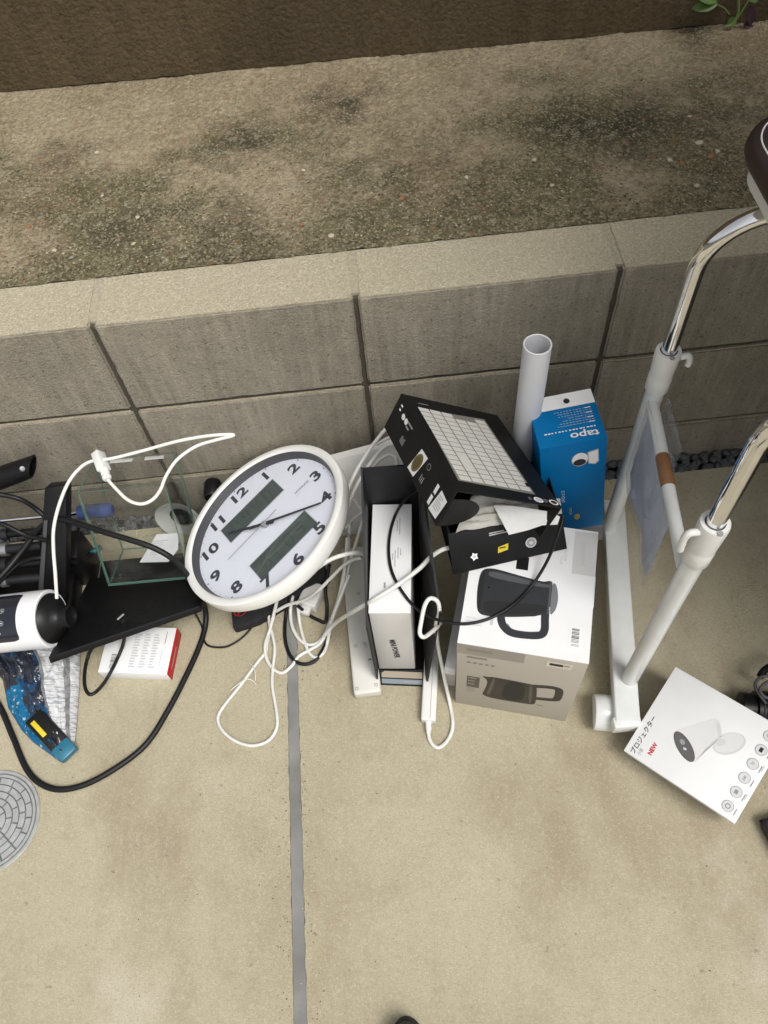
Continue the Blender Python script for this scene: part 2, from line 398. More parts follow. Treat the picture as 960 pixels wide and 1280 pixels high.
for j in range(NY+1):
    for i in range(NX+1):
        x = -1.0+2.3*i/NX; t = j/NY
        y0 = .1095+.0035*noise.noise((x*25, 0, 0))+.003*noise.noise((x*90, 2, 0)); y = y0+(.72-y0)*t
        rg = .5+.5*noise.noise((x*5, y*5, 9))
        z = .5018+.004*t+.0035*noise.noise((x*8, y*8, 0))+.0016*noise.noise((x*45, y*45, 4))+(.0012+.0014*rg)*noise.noise((x*130, y*130, 4))+.0018*rg*abs(noise.noise((x*230, y*230, 4)))
        edge = min(1, t*14); vs.append((x, y, .4995+(z-.4995)*edge))
for j in range(NY):
    for i in range(NX): a = j*(NX+1)+i; fs.append((a, a+1, a+NX+2, a+NX+1))
me = bpy.data.meshes.new('terrace'); me.from_pydata(vs, [], fs); ter = link('terrace', me, None, M_MOSS, smooth=True); tag(ter, kind='structure')
tag(MB().box(-1.6, 1.7, .1125, .75, -.05, .490).build('terrace_fill', M_MOSS), kind='structure')
PB = [mat('pebble_cream', (.55, .47, .33), .8, var=.2), mat('pebble_orange', (.33, .17, .085), .8, var=.3), mat('pebble_grey', (.30, .27, .20), .8, var=.3), mat('pebble_dark', (.10, .09, .06), .9, var=.3)]
def tz(p): return .5045
for (u, v, s, k) in [(583, 222, 5, 0), (502, 248, 5, 1), (167, 305, 4, 0), (172, 272, 4, 0), (121, 191, 4, 0), (36, 283, 4, 1), (874, 179, 6.5, 0), (852, 204, 5, 1),
                     (888, 196, 7, 1), (837, 200, 5, 0), (897, 189, 4, 0), (877, 163, 5, 2), (862, 146, 4, 0), (828, 212, 5, 2), (871, 232, 4, 0), (414, 295, 5, 0), (377, 281, 4, 1),
                     (312, 269, 4, 2), (90, 322, 5, 2), (379, 213, 4, 0), (804, 150, 4, 1), (690, 232, 4, 0), (612, 239, 4, 2), (668, 200, 4, 0), (740, 250, 4, 2), (68, 313, 4, 0), (128, 245, 4, 0), (205, 222, 4, 2)]:
    p = at(u, v, z=.504); o = put('pebble', stone_mesh(u, 1, random.uniform(.6, .9), .4), ter, (p.x, p.y, .5045), (0, 0, random.uniform(0, 6)), s*.85*(p-CAM).length/FPX/1.0)
    o.data.materials.append(PB[k])
mb = MB()
for i in range(3200):
    x, y, s = random.uniform(-.75, .95), .125+.5*random.random()**1.5, random.uniform(.0008, .0024)
    M = Matrix.Translation((x, y, .5035)) @ Euler((0, 0, random.random()*6)).to_matrix().to_4x4() @ Matrix.Scale(s, 4)
    me = SM[i % 8]; mb.add([M @ q.co for q in me.vertices], [tuple(p.vertices) for p in me.polygons], random.choice((0, 2, 2, 3, 3, 3, 3)))
tag(mb.build('grit', PB, ter), kind='stuff')

# rendered wall behind the terrace
g = G('brown_render', .95)
k = g.mix(g.noise(2.5), (.135, .10, .056), (.095, .070, .039))
k = g.mix(g.math('MULTIPLY', g.noise(1, .45, .75, vec=g.map((22, 22, 2.5))), .5), k, (.045, .034, .02))
k = g.mix(g.math('MULTIPLY', g.noise(260, .55, .75, 3), .4), k, (.16, .12, .07))
fh = g.noise(110, .3, .7, 5)
k = g.mix(g.math('MULTIPLY', fh, .35), k, (.03, .022, .012))
g.done(k, g.math('ADD', fh, g.math('MULTIPLY', g.noise(1, .3, .7, 3, vec=g.map((150, 150, 18))), .7)), .0028, .9)
A, B = V((-1.7, .7085, 0)), V((1.8, .5965, 0)); ex = (B-A).normalized(); ey = V((-ex.y, ex.x, 0)); N = 220; vs, fs = [], []
for i in range(N+1):
    p = A+(B-A)*(i/N); rag = .507+.004*noise.noise((i*.11, 0, 0))+.003*noise.noise((i*.6, 4, 0))
    for q, z in ((p, rag), (p, 1.75), (p+ey*.15, 1.75), (p+ey*.15, rag)): vs.append((q.x, q.y, z))
for i in range(N):
    for q in range(4): fs.append((i*4+q, i*4+(q+1) % 4, i*4+4+(q+1) % 4, i*4+4+q))
fs += [(0, 1, 2, 3), (N*4+3, N*4+2, N*4+1, N*4)]
rw = thing('rendered_wall', 'dark brown rough rendered wall rising behind the mossy terrace', 'wall')
MB().add(vs, fs).build('render_coat', g.m, rw)
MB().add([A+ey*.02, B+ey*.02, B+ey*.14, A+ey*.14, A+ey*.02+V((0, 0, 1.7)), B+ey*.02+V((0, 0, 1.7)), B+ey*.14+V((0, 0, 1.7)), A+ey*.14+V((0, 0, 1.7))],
         [(0, 3, 2, 1), (4, 5, 6, 7), (0, 1, 5, 4), (1, 2, 6, 5), (2, 3, 7, 6), (3, 0, 4, 7)]).build('dark_gap_core', mat('wall_shadow_gap', (.02, .016, .012), .95), rw)  # core behind the base gap, the gap's shade put into its near-black colour

# ------------------------------------------------------------------ weed growing at the foot of the rendered wall
LEAF = mat('leaf', (.10, .19, .035), .5, var=.35, vscale=40); STEM = mat('stem', (.16, .22, .06), .6); DLEAF = mat('leaf_purple', (.045, .02, .03), .6)
wp = at(908, 34, z=.505); weed = thing('weed_plant', 'small green leafy weed growing from the crack below the brown wall', 'plant', wp)
def leaf(name, base, tip, wd, m, curl=.15):
    base, tip = V(base), V(tip); d = tip-base; L = d.length; d.normalize(); side = d.cross(V((0, -.75, .65))).normalized(); nrm = side.cross(d); mb = MB(); vs = []; n = 8
    for i in range(n+1):
        t = i/n; h = wd*(sin(pi*min(1, t*.94+.05))**.75)
        c = base+d*L*t+nrm*(-curl*L*(t-.4)**2)
        vs += [c-side*h+nrm*h*.25, c-nrm*h*.05, c+side*h+nrm*h*.25]
    fs = [(i*3+a, i*3+a+1, i*3+a+4, i*3+a+3) for i in range(n) for a in (0, 1)]
    vs2 = [q-nrm*.0006 for q in vs]; k = len(vs)
    mb.add(vs+vs2, fs+[tuple(x+k for x in reversed(f)) for f in fs]); return mb.build(name, m, weed, smooth=True)
def L(u, v): return at(u, v, y=wp.y-.012)-wp
cable('stem', [L(908, 34), L(917, 28), L(923, 14), L(922, -8)], .0022, STEM, parent=weed)
cable('stem', [L(921, 24), L(930, 10), L(938, -4)], .0016, STEM, parent=weed)
cable('stem', [L(912, 18), L(905, 10), L(895, 5)], .0012, STEM, parent=weed)
leaf('leaf', L(897, 4), L(866, 10), .011, LEAF); leaf('leaf', L(896, 1), L(868, -10), .012, LEAF); leaf('leaf', L(920, 22), L(910, 33), .0085, LEAF)
leaf('leaf', L(936, 0), L(948, -10), .012, LEAF); leaf('leaf', L(922, -6), L(915, -28), .014, LEAF); leaf('leaf', L(938, 8), L(940, 32), .009, DLEAF); leaf('leaf', L(930, 30), L(943, 38), .006, DLEAF)

# ------------------------------------------------------------------ drain cover
GALV = mat('galvanised_alloy', (.50, .51, .51), .42, .35, var=.25, vscale=60, bump=.2)
GALVD = mat('alloy_groove', (.17, .18, .18), .6, .2, var=.3, vscale=80)
dr = thing('drain_cover', 'round grey metal drain cover with raised brick pattern set in the paving', 'drain cover', (-.6886, -.5836, 0))
R0 = .0826
MB().lathe([(R0, -.02), (R0, .0015), (R0-.001, .0025), (R0-.005, .0025), (R0-.006, .0005), (R0-.006, -.02)], 96).build('frame', GALV, dr, smooth=True)
MB().lathe([(.001, .0012), (R0-.0066, .0012)], 96, cap=False).build('plate', GALVD, dr)
MB().lathe([(R0-.0075, .0008), (R0-.0075, .0024), (R0-.0115, .0024), (R0-.0115, .0008)], 96, cap=False).build('rim', GALV, dr)
r1 = R0-.0135; ring = 0
while r1 > .012:
    r0 = r1-.0088; n = max(5, round(2*pi*(r0+r1)/2/.024)); gap = .0017
    for k in range(n):
        a0 = 2*pi*(k+.37*ring)/n+.85*gap/r1; a1 = 2*pi*(k+1+.37*ring)/n-.85*gap/r1; vs = []
        for z in (.0008, .0026):
            for j in range(5):
                a = a0+(a1-a0)*j/4; vs += [(r0*cos(a), r0*sin(a), z), (r1*cos(a), r1*sin(a), z)]
        fs = [(10+2*j, 11+2*j, 13+2*j, 12+2*j) for j in range(4)]+[(2*j, 2*j+2, 12+2*j, 10+2*j) for j in range(4)]+[(2*j+1, 11+2*j, 13+2*j, 3+2*j) for j in range(4)]+[(0, 10, 11, 1), (8, 9, 19, 18)]
        MB().add(vs, fs).build('raised_brick', GALV, dr)
    r1 = r0-.0021; ring += 1
MB().lathe([(.0005, .0026), (max(.004, r1), .0026), (max(.004, r1), .0008)], 24, cap=False).build('hub', GALV, dr)

# ================================================================== things
def carton(name, label, cat, loc, rot, dim, m, bevel=.0012, group=None):
    t = thing(name, label, cat, loc, rot, group); x, y, z = dim
    return t, (x/2, y/2, z)
# ---- kettle box
t, (hx, hy, hz) = carton('kettle_box', 'white and grey cardboard kettle carton with a black kettle printed on it', 'box', (.2138, -.3862, 0), (0, 0, -16.3), (.1858, .2177, .26), None)
GREYC = mat('greige_print', (.42, .385, .33), .6, var=.06, vscale=8)
MB().box(-hx, hx, -hy, hy, 0, hz-.0012).build('carton', [GREYC], t, bevel=.0015)
MB().slab([(-hx+.0003, -hy, hz), (hx, -hy, hz), (hx, hy, hz), (-hx+.0003, hy, hz)], .0011).build('top_flap', WHITE, t)
MB().box(hx-.0002, hx+.0008, -.02, .03, hz-.045, hz+.0006).build('tab', WHITE, t, bevel=.0004)
KB = mat('kettle_print', (.022, .024, .028), .55, var=.35, vscale=14); KD = mat('kettle_print_dark', (.010, .010, .011), .6); KL = mat('kettle_print_sheen', (.075, .08, .088), .55)
KM = mat('kettle_print_lid', (.16, .17, .18), .5)
pr = Print((0, 0, hz), (1, 0, 0), (0, 1, 0))
pr.ribbon([(-.036, -.050), (-.0355, -.062), (-.030, -.073), (-.018, -.0805), (.004, -.0805), (.022, -.077), (.0275, -.068), (.0265, -.050), (.0260, -.036)], .0115, KB, 0)
pr.smooth([(-.070, .017), (-.055, .0195), (-.02, .014), (.018, .0085), (.028, .0125), (.033, .010), (.033, -.045), (-.030, -.058), (-.064, -.061), (-.0725, -.053), (-.0765, -.02), (-.0755, .008)], KB, 1)
pr.smooth([(-.062, .0150), (-.02, .0105), (.02, .005), (.029, .006), (.029, -.001), (-.03, .001), (-.064, .0045)], KL, 2)
pr.smooth([(-.066, -.0355), (-.02, -.033), (.029, -.028), (.029, -.041), (-.03, -.054), (-.062, -.0575)], KD, 2)
pr.smooth([(-.0725, .006), (-.069, .012), (-.067, -.02), (-.067, -.052), (-.071, -.050), (-.0745, -.02)], KD, 3)
pr.smooth([(.032, .010), (.0375, .008), (.0415, -.006), (.0425, -.02), (.040, -.036), (.032, -.046)], KM, 2)
pr.poly([(.0285, .0095), (.0312, .0095), (.0312, -.043), (.0285, -.0425)], KL, 3); pr.ribbon([(-.026, -.0675), (-.017, -.075), (.004, -.0755), (.020, -.0725)], .0012, KL, 1)
pr.rect(-.0505, -.0465, -.0735, -.062, INKL, 0); pr.disc(-.060, -.014, .0012, INKL, 1)
pr.part('kettle_picture', t)
pr.rect(.0585, .0925, .030, .105, mat('pale_grey_print', (.60, .59, .57), .6), 0)
pr.text('SAPIWADE', .0735, .066, .0085, INKL, 90, 1, 1.0); pr.text('ELECTRIC', .0475, .062, .0055, INKL, 90, 1)
pr.text('KETTLE', .0420, .050, .0045, INKL, 90, 1)
pr.part('brand_patch', t)
pr.rect(.0625, .0805, -.0885, -.0555, INKW, 1)
for i in range(11): pr.rect(.066, .0765, -.0595-i*.0021, -.0595-i*.0021+.0009*random.choice((.8, 1.3, 1.6)), INK if i < 10 else INKG, 2)
pr.bars(.066, .078, -.087, -.083, 2, INKG, l=2)
pr.part('barcode_label', t)
pr.rect(-.024, -.006, .024, .046, BLACKC, 1)
pr.part('black_patch', t)
pr.bars(-.0865, -.060, -.082, -.066, 3, INKL, l=0, fill=.2)
pr.build('small_print', t)
pf = Print((0, -hy, 0), (1, 0, 0), (0, 0, 1)); BR = mat('kettle_front_print', (.045, .038, .030), .6, var=.25, vscale=16)
BRL = mat('kettle_front_sheen', (.10, .088, .07), .6); GT = mat('grey_band_print', (.30, .275, .235), .6); GI = mat('greige_ink', (.24, .215, .18), .6)
pf.ribbon([(.026, .139), (.048, .1455), (.060, .1455), (.0665, .138), (.0675, .105), (.061, .094), (.032, .087)], .0125, BR, 0)
pf.smooth([(-.053, .1475), (-.044, .146), (-.034, .150), (.026, .146), (.033, .140), (.038, .062), (.030, .0555), (-.030, .0535), (-.050, .063), (-.046, .085), (-.042, .130)], BR, 1)
pf.smooth([(-.036, .144), (-.031, .144), (-.037, .066), (-.043, .068)], BRL, 2); pf.smooth([(.021, .142), (.026, .141), (.031, .062), (.026, .062)], BRL, 2); pf.smooth([(-.015, .144), (.015, .143), (.018, .062), (-.02, .060)], KD, 2)
pf.part('kettle_picture', t)
pf.rect(-.0755, -.0555, .090, .137, mat('brown_patch_print', (.095, .082, .065), .6), 0)
pf.bars(-.0735, -.0575, .094, .133, 3, GT, l=1, fill=.3); pf.bars(-.0755, -.058, .064, .085, 3, GI, l=1, fill=.15)
pf.part('capacity_patch', t)
pf.rect(-.093, .005, .224, .2575, GT, 0); pf.bars(-.078, -.02, .234, .247, 1, GI, l=1, fill=.7)
pf.bars(-.078, -.03, .200, .218, 1, GI, l=1, fill=.35)
for i in range(5): pf.disc(-.074+i*.009, .194, .0032, GI, 1, seg=10)
pf.part('brand_band', t)
pf.rect(.036, .073, .228, .248, mat('cream_sticker', (.62, .58, .50), .6), 1); pf.rect(.041, .060, .234, .242, INK, 2); pf.rect(.061, .069, .236, .241, INKG, 2)
pf.part('sticker', t); pf.bars(.040, .052, .0565, .0595, 1, INK, l=1)
pf.build('small_print', t)
# ---- low white slim box beside the kettle box
t = thing('slim_box', 'slim low white cardboard box standing on edge against the kettle carton', 'box', (.0895, -.4345, 0), (0, 0, -17.0))
MB().box(-.0100, .0085, 0, .20, .001, .082).build('carton', WHITE, t, bevel=.001); MB().box(-.0090, .0075, -.0006, .001, .004, .055).build('end_label', mat('pale_label', (.55, .53, .49), .6), t)
# ---- white power adapter stick with cord
t = thing('power_adapter', 'slim white power adapter bar lying on the paving with its cord looped', 'adapter', (.0475, -.497, 0), (0, 0, -9.5))
MB().box(-.0155, .0095, 0, .20, 0, .021).build('body', PLASW, t, bevel=.003, segs=3); MB().box(-.0005, .0005, .002, .19, .0205, .0216).build('seam', mat('seam_grey', (.42, .42, .40), .6), t)
MB().lathe([(.0055, 0), (.0045, .015), (.0034, .017), (.0034, .022)], 16, axisM((-.003, .003, .011), (.03, -1, -.1))).build('strain_relief', PLASW, t, smooth=True)
bpy.context.view_layer.update()
o = cable('cord', [(537.5, 909, .008), (536, 920, .005), (541, 931, .004), (550, 934, .004), (561, 923, .004), (566, 905, .004), (562, 878, .006), (554, 840, .06), (547, 805, .15), (545, 782, .22), (549, 765, .26), (547, 752, .278), (538, 748, .282), (531, 757, .278), (526, 780, .270), (525, 792, .262), (531, 796, .255), (545, 785, .235), (552, 776, .18)], .0032, CABLEW, parent=t)
o.matrix_parent_inverse = t.matrix_world.inverted()
# ---- black open box with white insert
t = thing('open_black_box', 'narrow black cardboard box without its lid, holding a white carton', 'box', (0, 0, 0))
WB = MB()
MB().slab([(-.033, -.418, .240), (-.033, -.418, 0), (-.013, -.198, 0), (-.0165, -.203, .350)], .003).build('side_panel', DARK, t)
MB().slab([(.047, -.431, 0), (.074, -.418, .265), (.069, -.203, .345), (.0635, -.198, 0)], .003).build('side_panel', BLACKC, t)
MB().slab([(-.0135, -.2012, 0), (.0632, -.2012, 0), (.0682, -.2062, .344), (-.0163, -.2062, .349)], .003).build('back_panel', DARK, t)
MB().slab([(-.034, -.4185, .003), (.0465, -.431, .003), (.0625, -.2, .003), (-.014, -.2, .003)], .0025).build('base', BLACKC, t)
lip = MB().slab([(-.033, -.4195, .0008), (.0465, -.4315, .0008), (.0450, -.408, .021), (-.029, -.400, .021)], .0012).build('front_lip', DARK, t)
pl = Print((-.0325, -.4199, .0013), (.0785, -.012, 0), (.0015, .0215, .0201)); pl.rect(.06, .95, .50, .90, mat('tan_label', (.34, .29, .22), .6)).rect(.06, .95, .12, .42, mat('blue_grey_label', (.20, .24, .27), .6)).rect(.55, .9, .22, .32, INKG, 1); pl.build('label', t)
t = thing('white_carton', 'white unprinted-looking carton with small sideways lettering standing inside the black box', 'box', (.0119, -.3056, .0205), (0, 0, -6.3))
GRY = mat('silver_card', (.60, .585, .57), .5, var=.06, vscale=10)
MB().box(-.0312, .0312, -.0963, .0963, 0, .2262).build('carton', [GRY], t, bevel=.0012)
MB().slab([(-.0316, -.0966, .2271), (.0316, -.0966, .2271), (.0316, .0966, .2271), (-.0316, .0966, .2271)], .0008).build('lid', WHITE, t)
pr = Print((0, 0, .2272), (1, 0, 0), (0, 1, 0))
for x0, y0, y1 in ((.0125, .040, .070), (.0085, .046, .066), (.0145, .002, .014), (.0105, -.004, .016), (.0060, -.018, .012), (.0025, -.006, .006)):
    pr.rect(x0, x0+.0011, y0, y1, INKG)
pr.part('small_print', t); pr.disc(.002, .058, .002, INKL).part('dot', t); pr.rect(-.010, -.007, -.055, -.045, INKG); pr.build('top_print', t)
pr = Print((0, -.0963, 0), (1, 0, 0), (0, 0, 1)); pr.text('MINI POWER', .0, .090, .013, INK, -86, 1, 1.0, .0004); pr.build('front_print', t)
# ---- power strip, underside up
M1 = at(460, 869, z=.012); t = thing('power_strip', 'long white power strip lying face down on the paving', 'power strip', (M1.x, M1.y, 0), (0, 0, 1.5))
MB().box(-.0235, .0235, 0, .29, .0, .024).build('body', mat('ivory_plastic', (.66, .65, .60), .4, var=.1, vscale=30), t, bevel=.004, segs=3)
for x, y in ((-.017, .010), (.016, .012), (-.012, .088), (.004, .09), (.002, .19)):
    MB().lathe([(.003, .0236), (.003, .0246), (.0022, .0246), (.0020, .0238), (.0004, .0238)], 14, Matrix.Translation((x, y, 0)), cap=False).build('screw_hole', INKG, t)
pr = Print((0, 0, .0241), (1, 0, 0), (0, 1, 0)); pr.poly([(.006, .058), (.010, .061), (.014, .059), (.0135, .0575), (.010, .0595), (.0065, .0568)], INK).disc(.006, .085, .004, INKL); pr.build('marking', t)

# ---- keyboard box: tray + raised lid
t = thing('keyboard_box', 'black keyboard carton lying open and askew on the kettle carton', 'box', (0, 0, 0))
f0, f1, f2, f3 = at(566, 718, z=.266), at(709, 686, z=.264), at(707, 648, z=.322), at(560, 667, z=.324)
pn = (f1-f0).cross(f3-f0).normalized(); f2 = f2-pn*(f2-f0).dot(pn)
MB().slab([f0, f1, f2, f3], .002).build('front_panel', BLACKC, t, bevel=.0006)
bk = V((-.02, .20, 0)); base = [f0+V((.002, .001, -.001)), f1+V((-.002, .001, .0005)), f1+bk, f0+bk]
MB().slab(base, .002).build('tray_base', BLACKC, t)
up = V((0, .004, .05))
MB().slab([f1+V((0, .002, 0)), f1+bk, f1+bk+up, f2+V((0, .003, -.002))], .002).build('tray_side', BLACKC, t); MB().slab([f0+bk, f0+V((.001, .002, 0)), f3+V((.001, .004, -.002)), f0+bk+up], .002).build('tray_side', DARK, t)
fx = V((f1-f0))
W_, H_ = fx.length, (f3-f0).length; pp = Print(f0+V((0, -.0014, .0006)), fx.normalized(), (f3-f0-fx.normalized()*(f3-f0).dot(fx.normalized())).normalized())
pp.bars(.062, .100, .050, .0565, 2, INKL, l=1, fill=.5)
pp.part('lettering', t)
pp.poly([(.036+.0065*(1 if k % 2 else .6)*cos(k*pi/5), .023+.0075*(1 if k % 2 else .6)*sin(k*pi/5)) for k in range(10)], INKW, 1); pp.disc(.036, .023, .0025, INKL, 2)
pp.part('emblem', t)
pp.poly([(.072, .020), (.088, .0225), (.0895, .033), (.0735, .030)], YEL, 1).bars(.075, .086, .0235, .029, 1, INK, l=2, fill=.4)
pp.part('yellow_mark', t)
pp.disc(.124, .0255, .0085, INKL, 1).disc(.124, .0255, .0068, INKG, 2).disc(.124, .0255, .003, INKL, 3)
pp.build('round_mark', t)
# lid
LO, LR = V((.1279, -.2454, .35)), Euler([RAD(a) for a in (-14.4, 32.4, 6.4)]).to_matrix().to_4x4(); LM = Matrix.Translation(LO) @ LR
hx, hy, hz = .0905, .1133, .0584; mb = MB()
def LB(*a): mb.box(*a, M=LM)
LB(-hx, hx, -hy, hy, hz-.002, hz); LB(-hx, -hx+.002, -hy, hy, -.004, hz-.0021); LB(hx-.002, hx, -hy, hy, .0, hz-.0021); LB(-hx+.0021, hx-.0021, hy-.002, hy, 0, hz-.0021)
mb.build('lid', BLACKC, t)
def lp(ex, ey, o): return Print(LM @ V(o), LR.to_3x3() @ V(ex), LR.to_3x3() @ V(ey))
pk = lp((1, 0, 0), (0, 1, 0), (0, 0, hz)); KBASE = mat('keyboard_print_base', (.20, .195, .175), .6, var=.12, vscale=20); KEY = mat('keyboard_print_key', (.62, .61, .57), .6, var=.1, vscale=30)
pk.poly([(-.078, -.090), (.053, -.093), (.053, .090), (-.071, .079)], KBASE)
nr, nc = 6, 15
for i in range(nr):
    for j in range(nc):
        xl0, xl1 = -.0745+.125*i/nr, -.0745+.125*(i+1)/nr; yl0, yl1 = -.088+.172*j/nc, -.088+.172*(j+1)/nc
        if i == 1 and 2 <= j <= 5:
            if j != 2: continue
            yl1 = -.088+.172*6/nc
        if i in (3, 4) and j == nc-1: continue
        pk.rect(xl0+.0011, xl1-.0011, yl0+.0007, yl1-.0007, KEY, 1)
pk.part('keyboard_picture', t)
pk.rect(.046, .053, -.076, -.068, BLACKC, 2)
pk.disc(.052, -.1045, .0085, INKW, 1, ry=.0058).disc(.052, -.1045, .006, INKL, 2, ry=.004).disc(.080, -.1045, .0085, INKW, 1, ry=.0058).disc(.080, -.1045, .0055, INK, 2, ry=.0036)
pk.bars(.062, .070, -.109, -.101, 3, INKG, l=1); pk.bars(.034, .041, -.108, -.102, 2, INKG, l=1)
pk.rect(-.068, -.05, .094, .0955, INKG, 1)
pk.build('lid_print', t)
ps = lp((0, -1, 0), (0, 0, 1), (-hx, 0, 0))        # left side, x = -y
GOLD = mat('gold_foil', (.28, .22, .09), .35, .6, var=.3, vscale=60)
ps.poly([(-.009, .000), (.0145, .001), (.0245, .042), (.001, .041)], INKW, 0).disc(.0075, .021, .0165, GOLD, 1, ry=.0105, a=1.25).disc(.0075, .021, .011, mat('gold_dark', (.15, .115, .045), .4, .4), 2, ry=.007, a=1.25)
ps.part('gold_sticker', t)
ps.poly([(.080, -.001), (.105, .001), (.108, .034), (.086, .036)], INKW, 0); ps.bars(.086, .103, .006, .030, 6, INKL, l=1)
ps.part('barcode_sticker', t)
ps.rect(.0705, .0775, .002, .017, INKW).rect(.0715, .0785, .021, .036, INKW)
ps.part('white_sticker', t)
ps.disc(-.0785, .040, .0055, INKW, ry=.0045).disc(-.0665, .040, .0055, INKW, ry=.0045).bars(-.098, -.089, .036, .050, 2, INKW)
ps.part('certification_mark', t)
ps.bars(-.058, -.044, .010, .024, 5, INKG, vert=True, fill=.5); ps.bars(-.062, -.040, .030, .045, 2, INKG, fill=.4); ps.bars(.03, .042, .008, .020, 3, INKG, vert=True); ps.disc(.036, .036, .005, INKG).disc(.036, .036, .004, BLACKC, 1)
ps.build('side_lettering', t)
# tuck flap of the left side, half round
q = [LM @ V((-hx+.003, -hy, .044)), LM @ V((-hx+.003, -hy, -.004))]; d = at(598, 640, z=.36)-(q[0]+q[1])/2; vs = []
for i in range(13):
    a = pi*i/12; c = (q[0]+q[1])/2+(q[0]-q[1])/2*cos(a); vs.append(c+d*sin(a)**.8)
n = (vs[0]-vs[12]).cross(d).normalized()*.0012
MB().add(vs+[p+n for p in vs], [tuple(range(12, -1, -1)), tuple(range(13, 26))]+[(i, i+1, i+14, i+13) for i in range(12)]).build('tuck_flap', BLACKC, t)
# crumpled packing tissue sticking out of the box
vs, fs = [], []; NU, NV = 22, 14
a0, a1, b0, b1 = at(570, 664, z=.328), at(703, 640, z=.345), at(590, 618, z=.352), at(700, 622, z=.345)
for j in range(NV+1):
    for i in range(NU+1):
        s, r = i/NU, j/NV; p = a0.lerp(a1, s).lerp(b0.lerp(b1, s), r)
        p += V((0, .004*noise.noise((s*6, r*3, 3)), -.004+.010*abs(noise.noise((s*5, r*4, 1)))+.003*noise.noise((s*14, r*9, 8)))); vs.append(p)
for j in range(NV):
    for i in range(NU): a = j*(NU+1)+i; fs.append((a, a+1, a+NU+2, a+NU+1))
k = len(vs); o = MB().add(vs+[p-V((0, 0, .0009)) for p in vs], fs+[tuple(x+k for x in reversed(f)) for f in fs]).build('packing_tissue', mat('grey_tissue', (.50, .485, .44), .7, var=.25, vscale=50, bump=.4, bscale=120), smooth=True)
tag(o, 'crumpled greyish packing foil stuffed inside the open black keyboard carton', 'packing')
q = [at(636, 668, z=.342), at(660, 662, z=.342), at(678, 656, z=.343), at(697, 655, z=.345), at(700, 646, z=.350), at(690, 640, z=.352), at(640, 632, z=.352), at(617, 632, z=.350)]
o = MB().add(q+[p-V((0, 0, .0018)) for p in q], [tuple(range(8)), tuple(range(15, 7, -1))]+[(i, i+8, (i+1) % 8+8, (i+1) % 8) for i in range(8)]).build('foam_sheet', mat('white_foam', (.74, .74, .72), .8, var=.08, vscale=40, bump=.3, bscale=150))
tag(o, 'torn white foam sheet poking out of the black keyboard carton', 'foam sheet')
# ---- hidden carton that carries the camera box
t = thing('grey_carton', 'plain dark grey carton standing behind the kettle carton under the blue box', 'box', (.318, -.178, 0), (0, 0, -8))
MB().box(-.055, .066, -.050, .060, 0, .151).build('carton', mat('grey_card', (.16, .16, .16), .6, var=.15), t, bevel=.0015); MB().box(-.054, .065, -.004, .004, .1508, .1516).build('tape', mat('clear_tape', (.3, .28, .22), .3), t)
# ---- blue camera box
t = thing('camera_box', 'bright blue camera carton with white edge leaning against the pipe', 'box', (.3177, -.1951, .1611), (-4.8, -6.7, .8))
BLUE = mat('blue_card', (.0, .145, .38), .5, var=.06, vscale=10, spec=.15)
hx, hy, hz = .0525, .05035, .2238
MB().box(-hx+.006, hx, -hy, hy, 0, hz).build('carton', BLUE, t, bevel=.0012)
pr = Print((0, 0, hz), (1, 0, 0), (0, 1, 0)); pr.rect(-hx+.0066, hx-.0006, .0205, hy-.0006, INKW)
pr.disc(.0085, .034, .0075, INKL, 1, ry=.0065).disc(.0075, .034, .0066, INKW, 2, ry=.0057).disc(.0115, .033, .0048, INK, 3, ry=.0052).disc(.002, .044, .006, INKL, 1, ry=.003).disc(.002, .044, .0054, INKW, 2, ry=.0024)
pr.part('white_strip', t); pr.text('tapo', .0225, -.0385, .0185, INKW, 178, 1, 1.25, .0003)
pr.part('lettering', t)
for y, x0, x1 in ((-.0255, -.034, .044), ): [pr.rect(x0+k*.0052, x0+k*.0052+random.uniform(.002, .0042), y-.0012, y+.0010, INKW, 1) for k in range(15)]
for i in range(7): [pr.rect(.043-k*.0048-random.uniform(.002, .004), .043-k*.0048, -.0163+i*.0048, -.0155+i*.0048, INKL, 1) for k in range(random.randint(8, 13))]; pr.rect(.034, .043, -.0168+i*.0048, -.0152+i*.0048, INKW, 2) if i % 2 == 0 else 0
pr.build('top_print', t)
pr = Print((0, -hy, 0), (1, 0, 0), (0, 0, 1)); pr.poly([(.024, .197), (.040, .201), (.0415, .172), (.036, .166), (.026, .170)], INKL, 1).poly([(.026, .195), (.039, .199), (.040, .174), (.0355, .168), (.027, .172)], INKW, 2)
pr.part('camera_picture', t); pr.disc(.013, .183, .0125, INKL, 1, ry=.0155).disc(.013, .184, .0115, INKW, 2, ry=.0142).disc(.0125, .177, .0095, INK, 3, ry=.0075)
pr.part('camera_picture', t); pr.text('C\u20117\u2011CHIT', -.0135, .098, .0075, INKW, -90, 1)
pr.part('lettering', t); pr.text('UTOM', -.002, .055, .0065, INKL, -90, 1); pr.ring(.0095, .037, .0045, .0016, YEL, 1, 20, 1.7); pr.disc(.0095, .037, .0015, YEL, 1, ry=.004)
pr.build('front_print', t)
# ---- white pipe
t = thing('plastic_pipe', 'white plastic pipe standing upright against the blue camera box', 'pipe', (.244, -.15, 0))
MB().lathe([(.0198, 0), (.0198, .5185), (.0193, .519), (.0180, .519), (.0175, .5185), (.0175, .25)], 48, cap=False).build('tube', mat('grey_white_pvc', (.66, .66, .68), .4, var=.06, vscale=12), t, smooth=True)
MB().lathe([(.0005, .2505), (.0176, .2505)], 24, cap=False).build('inner_stop', INKG, t)

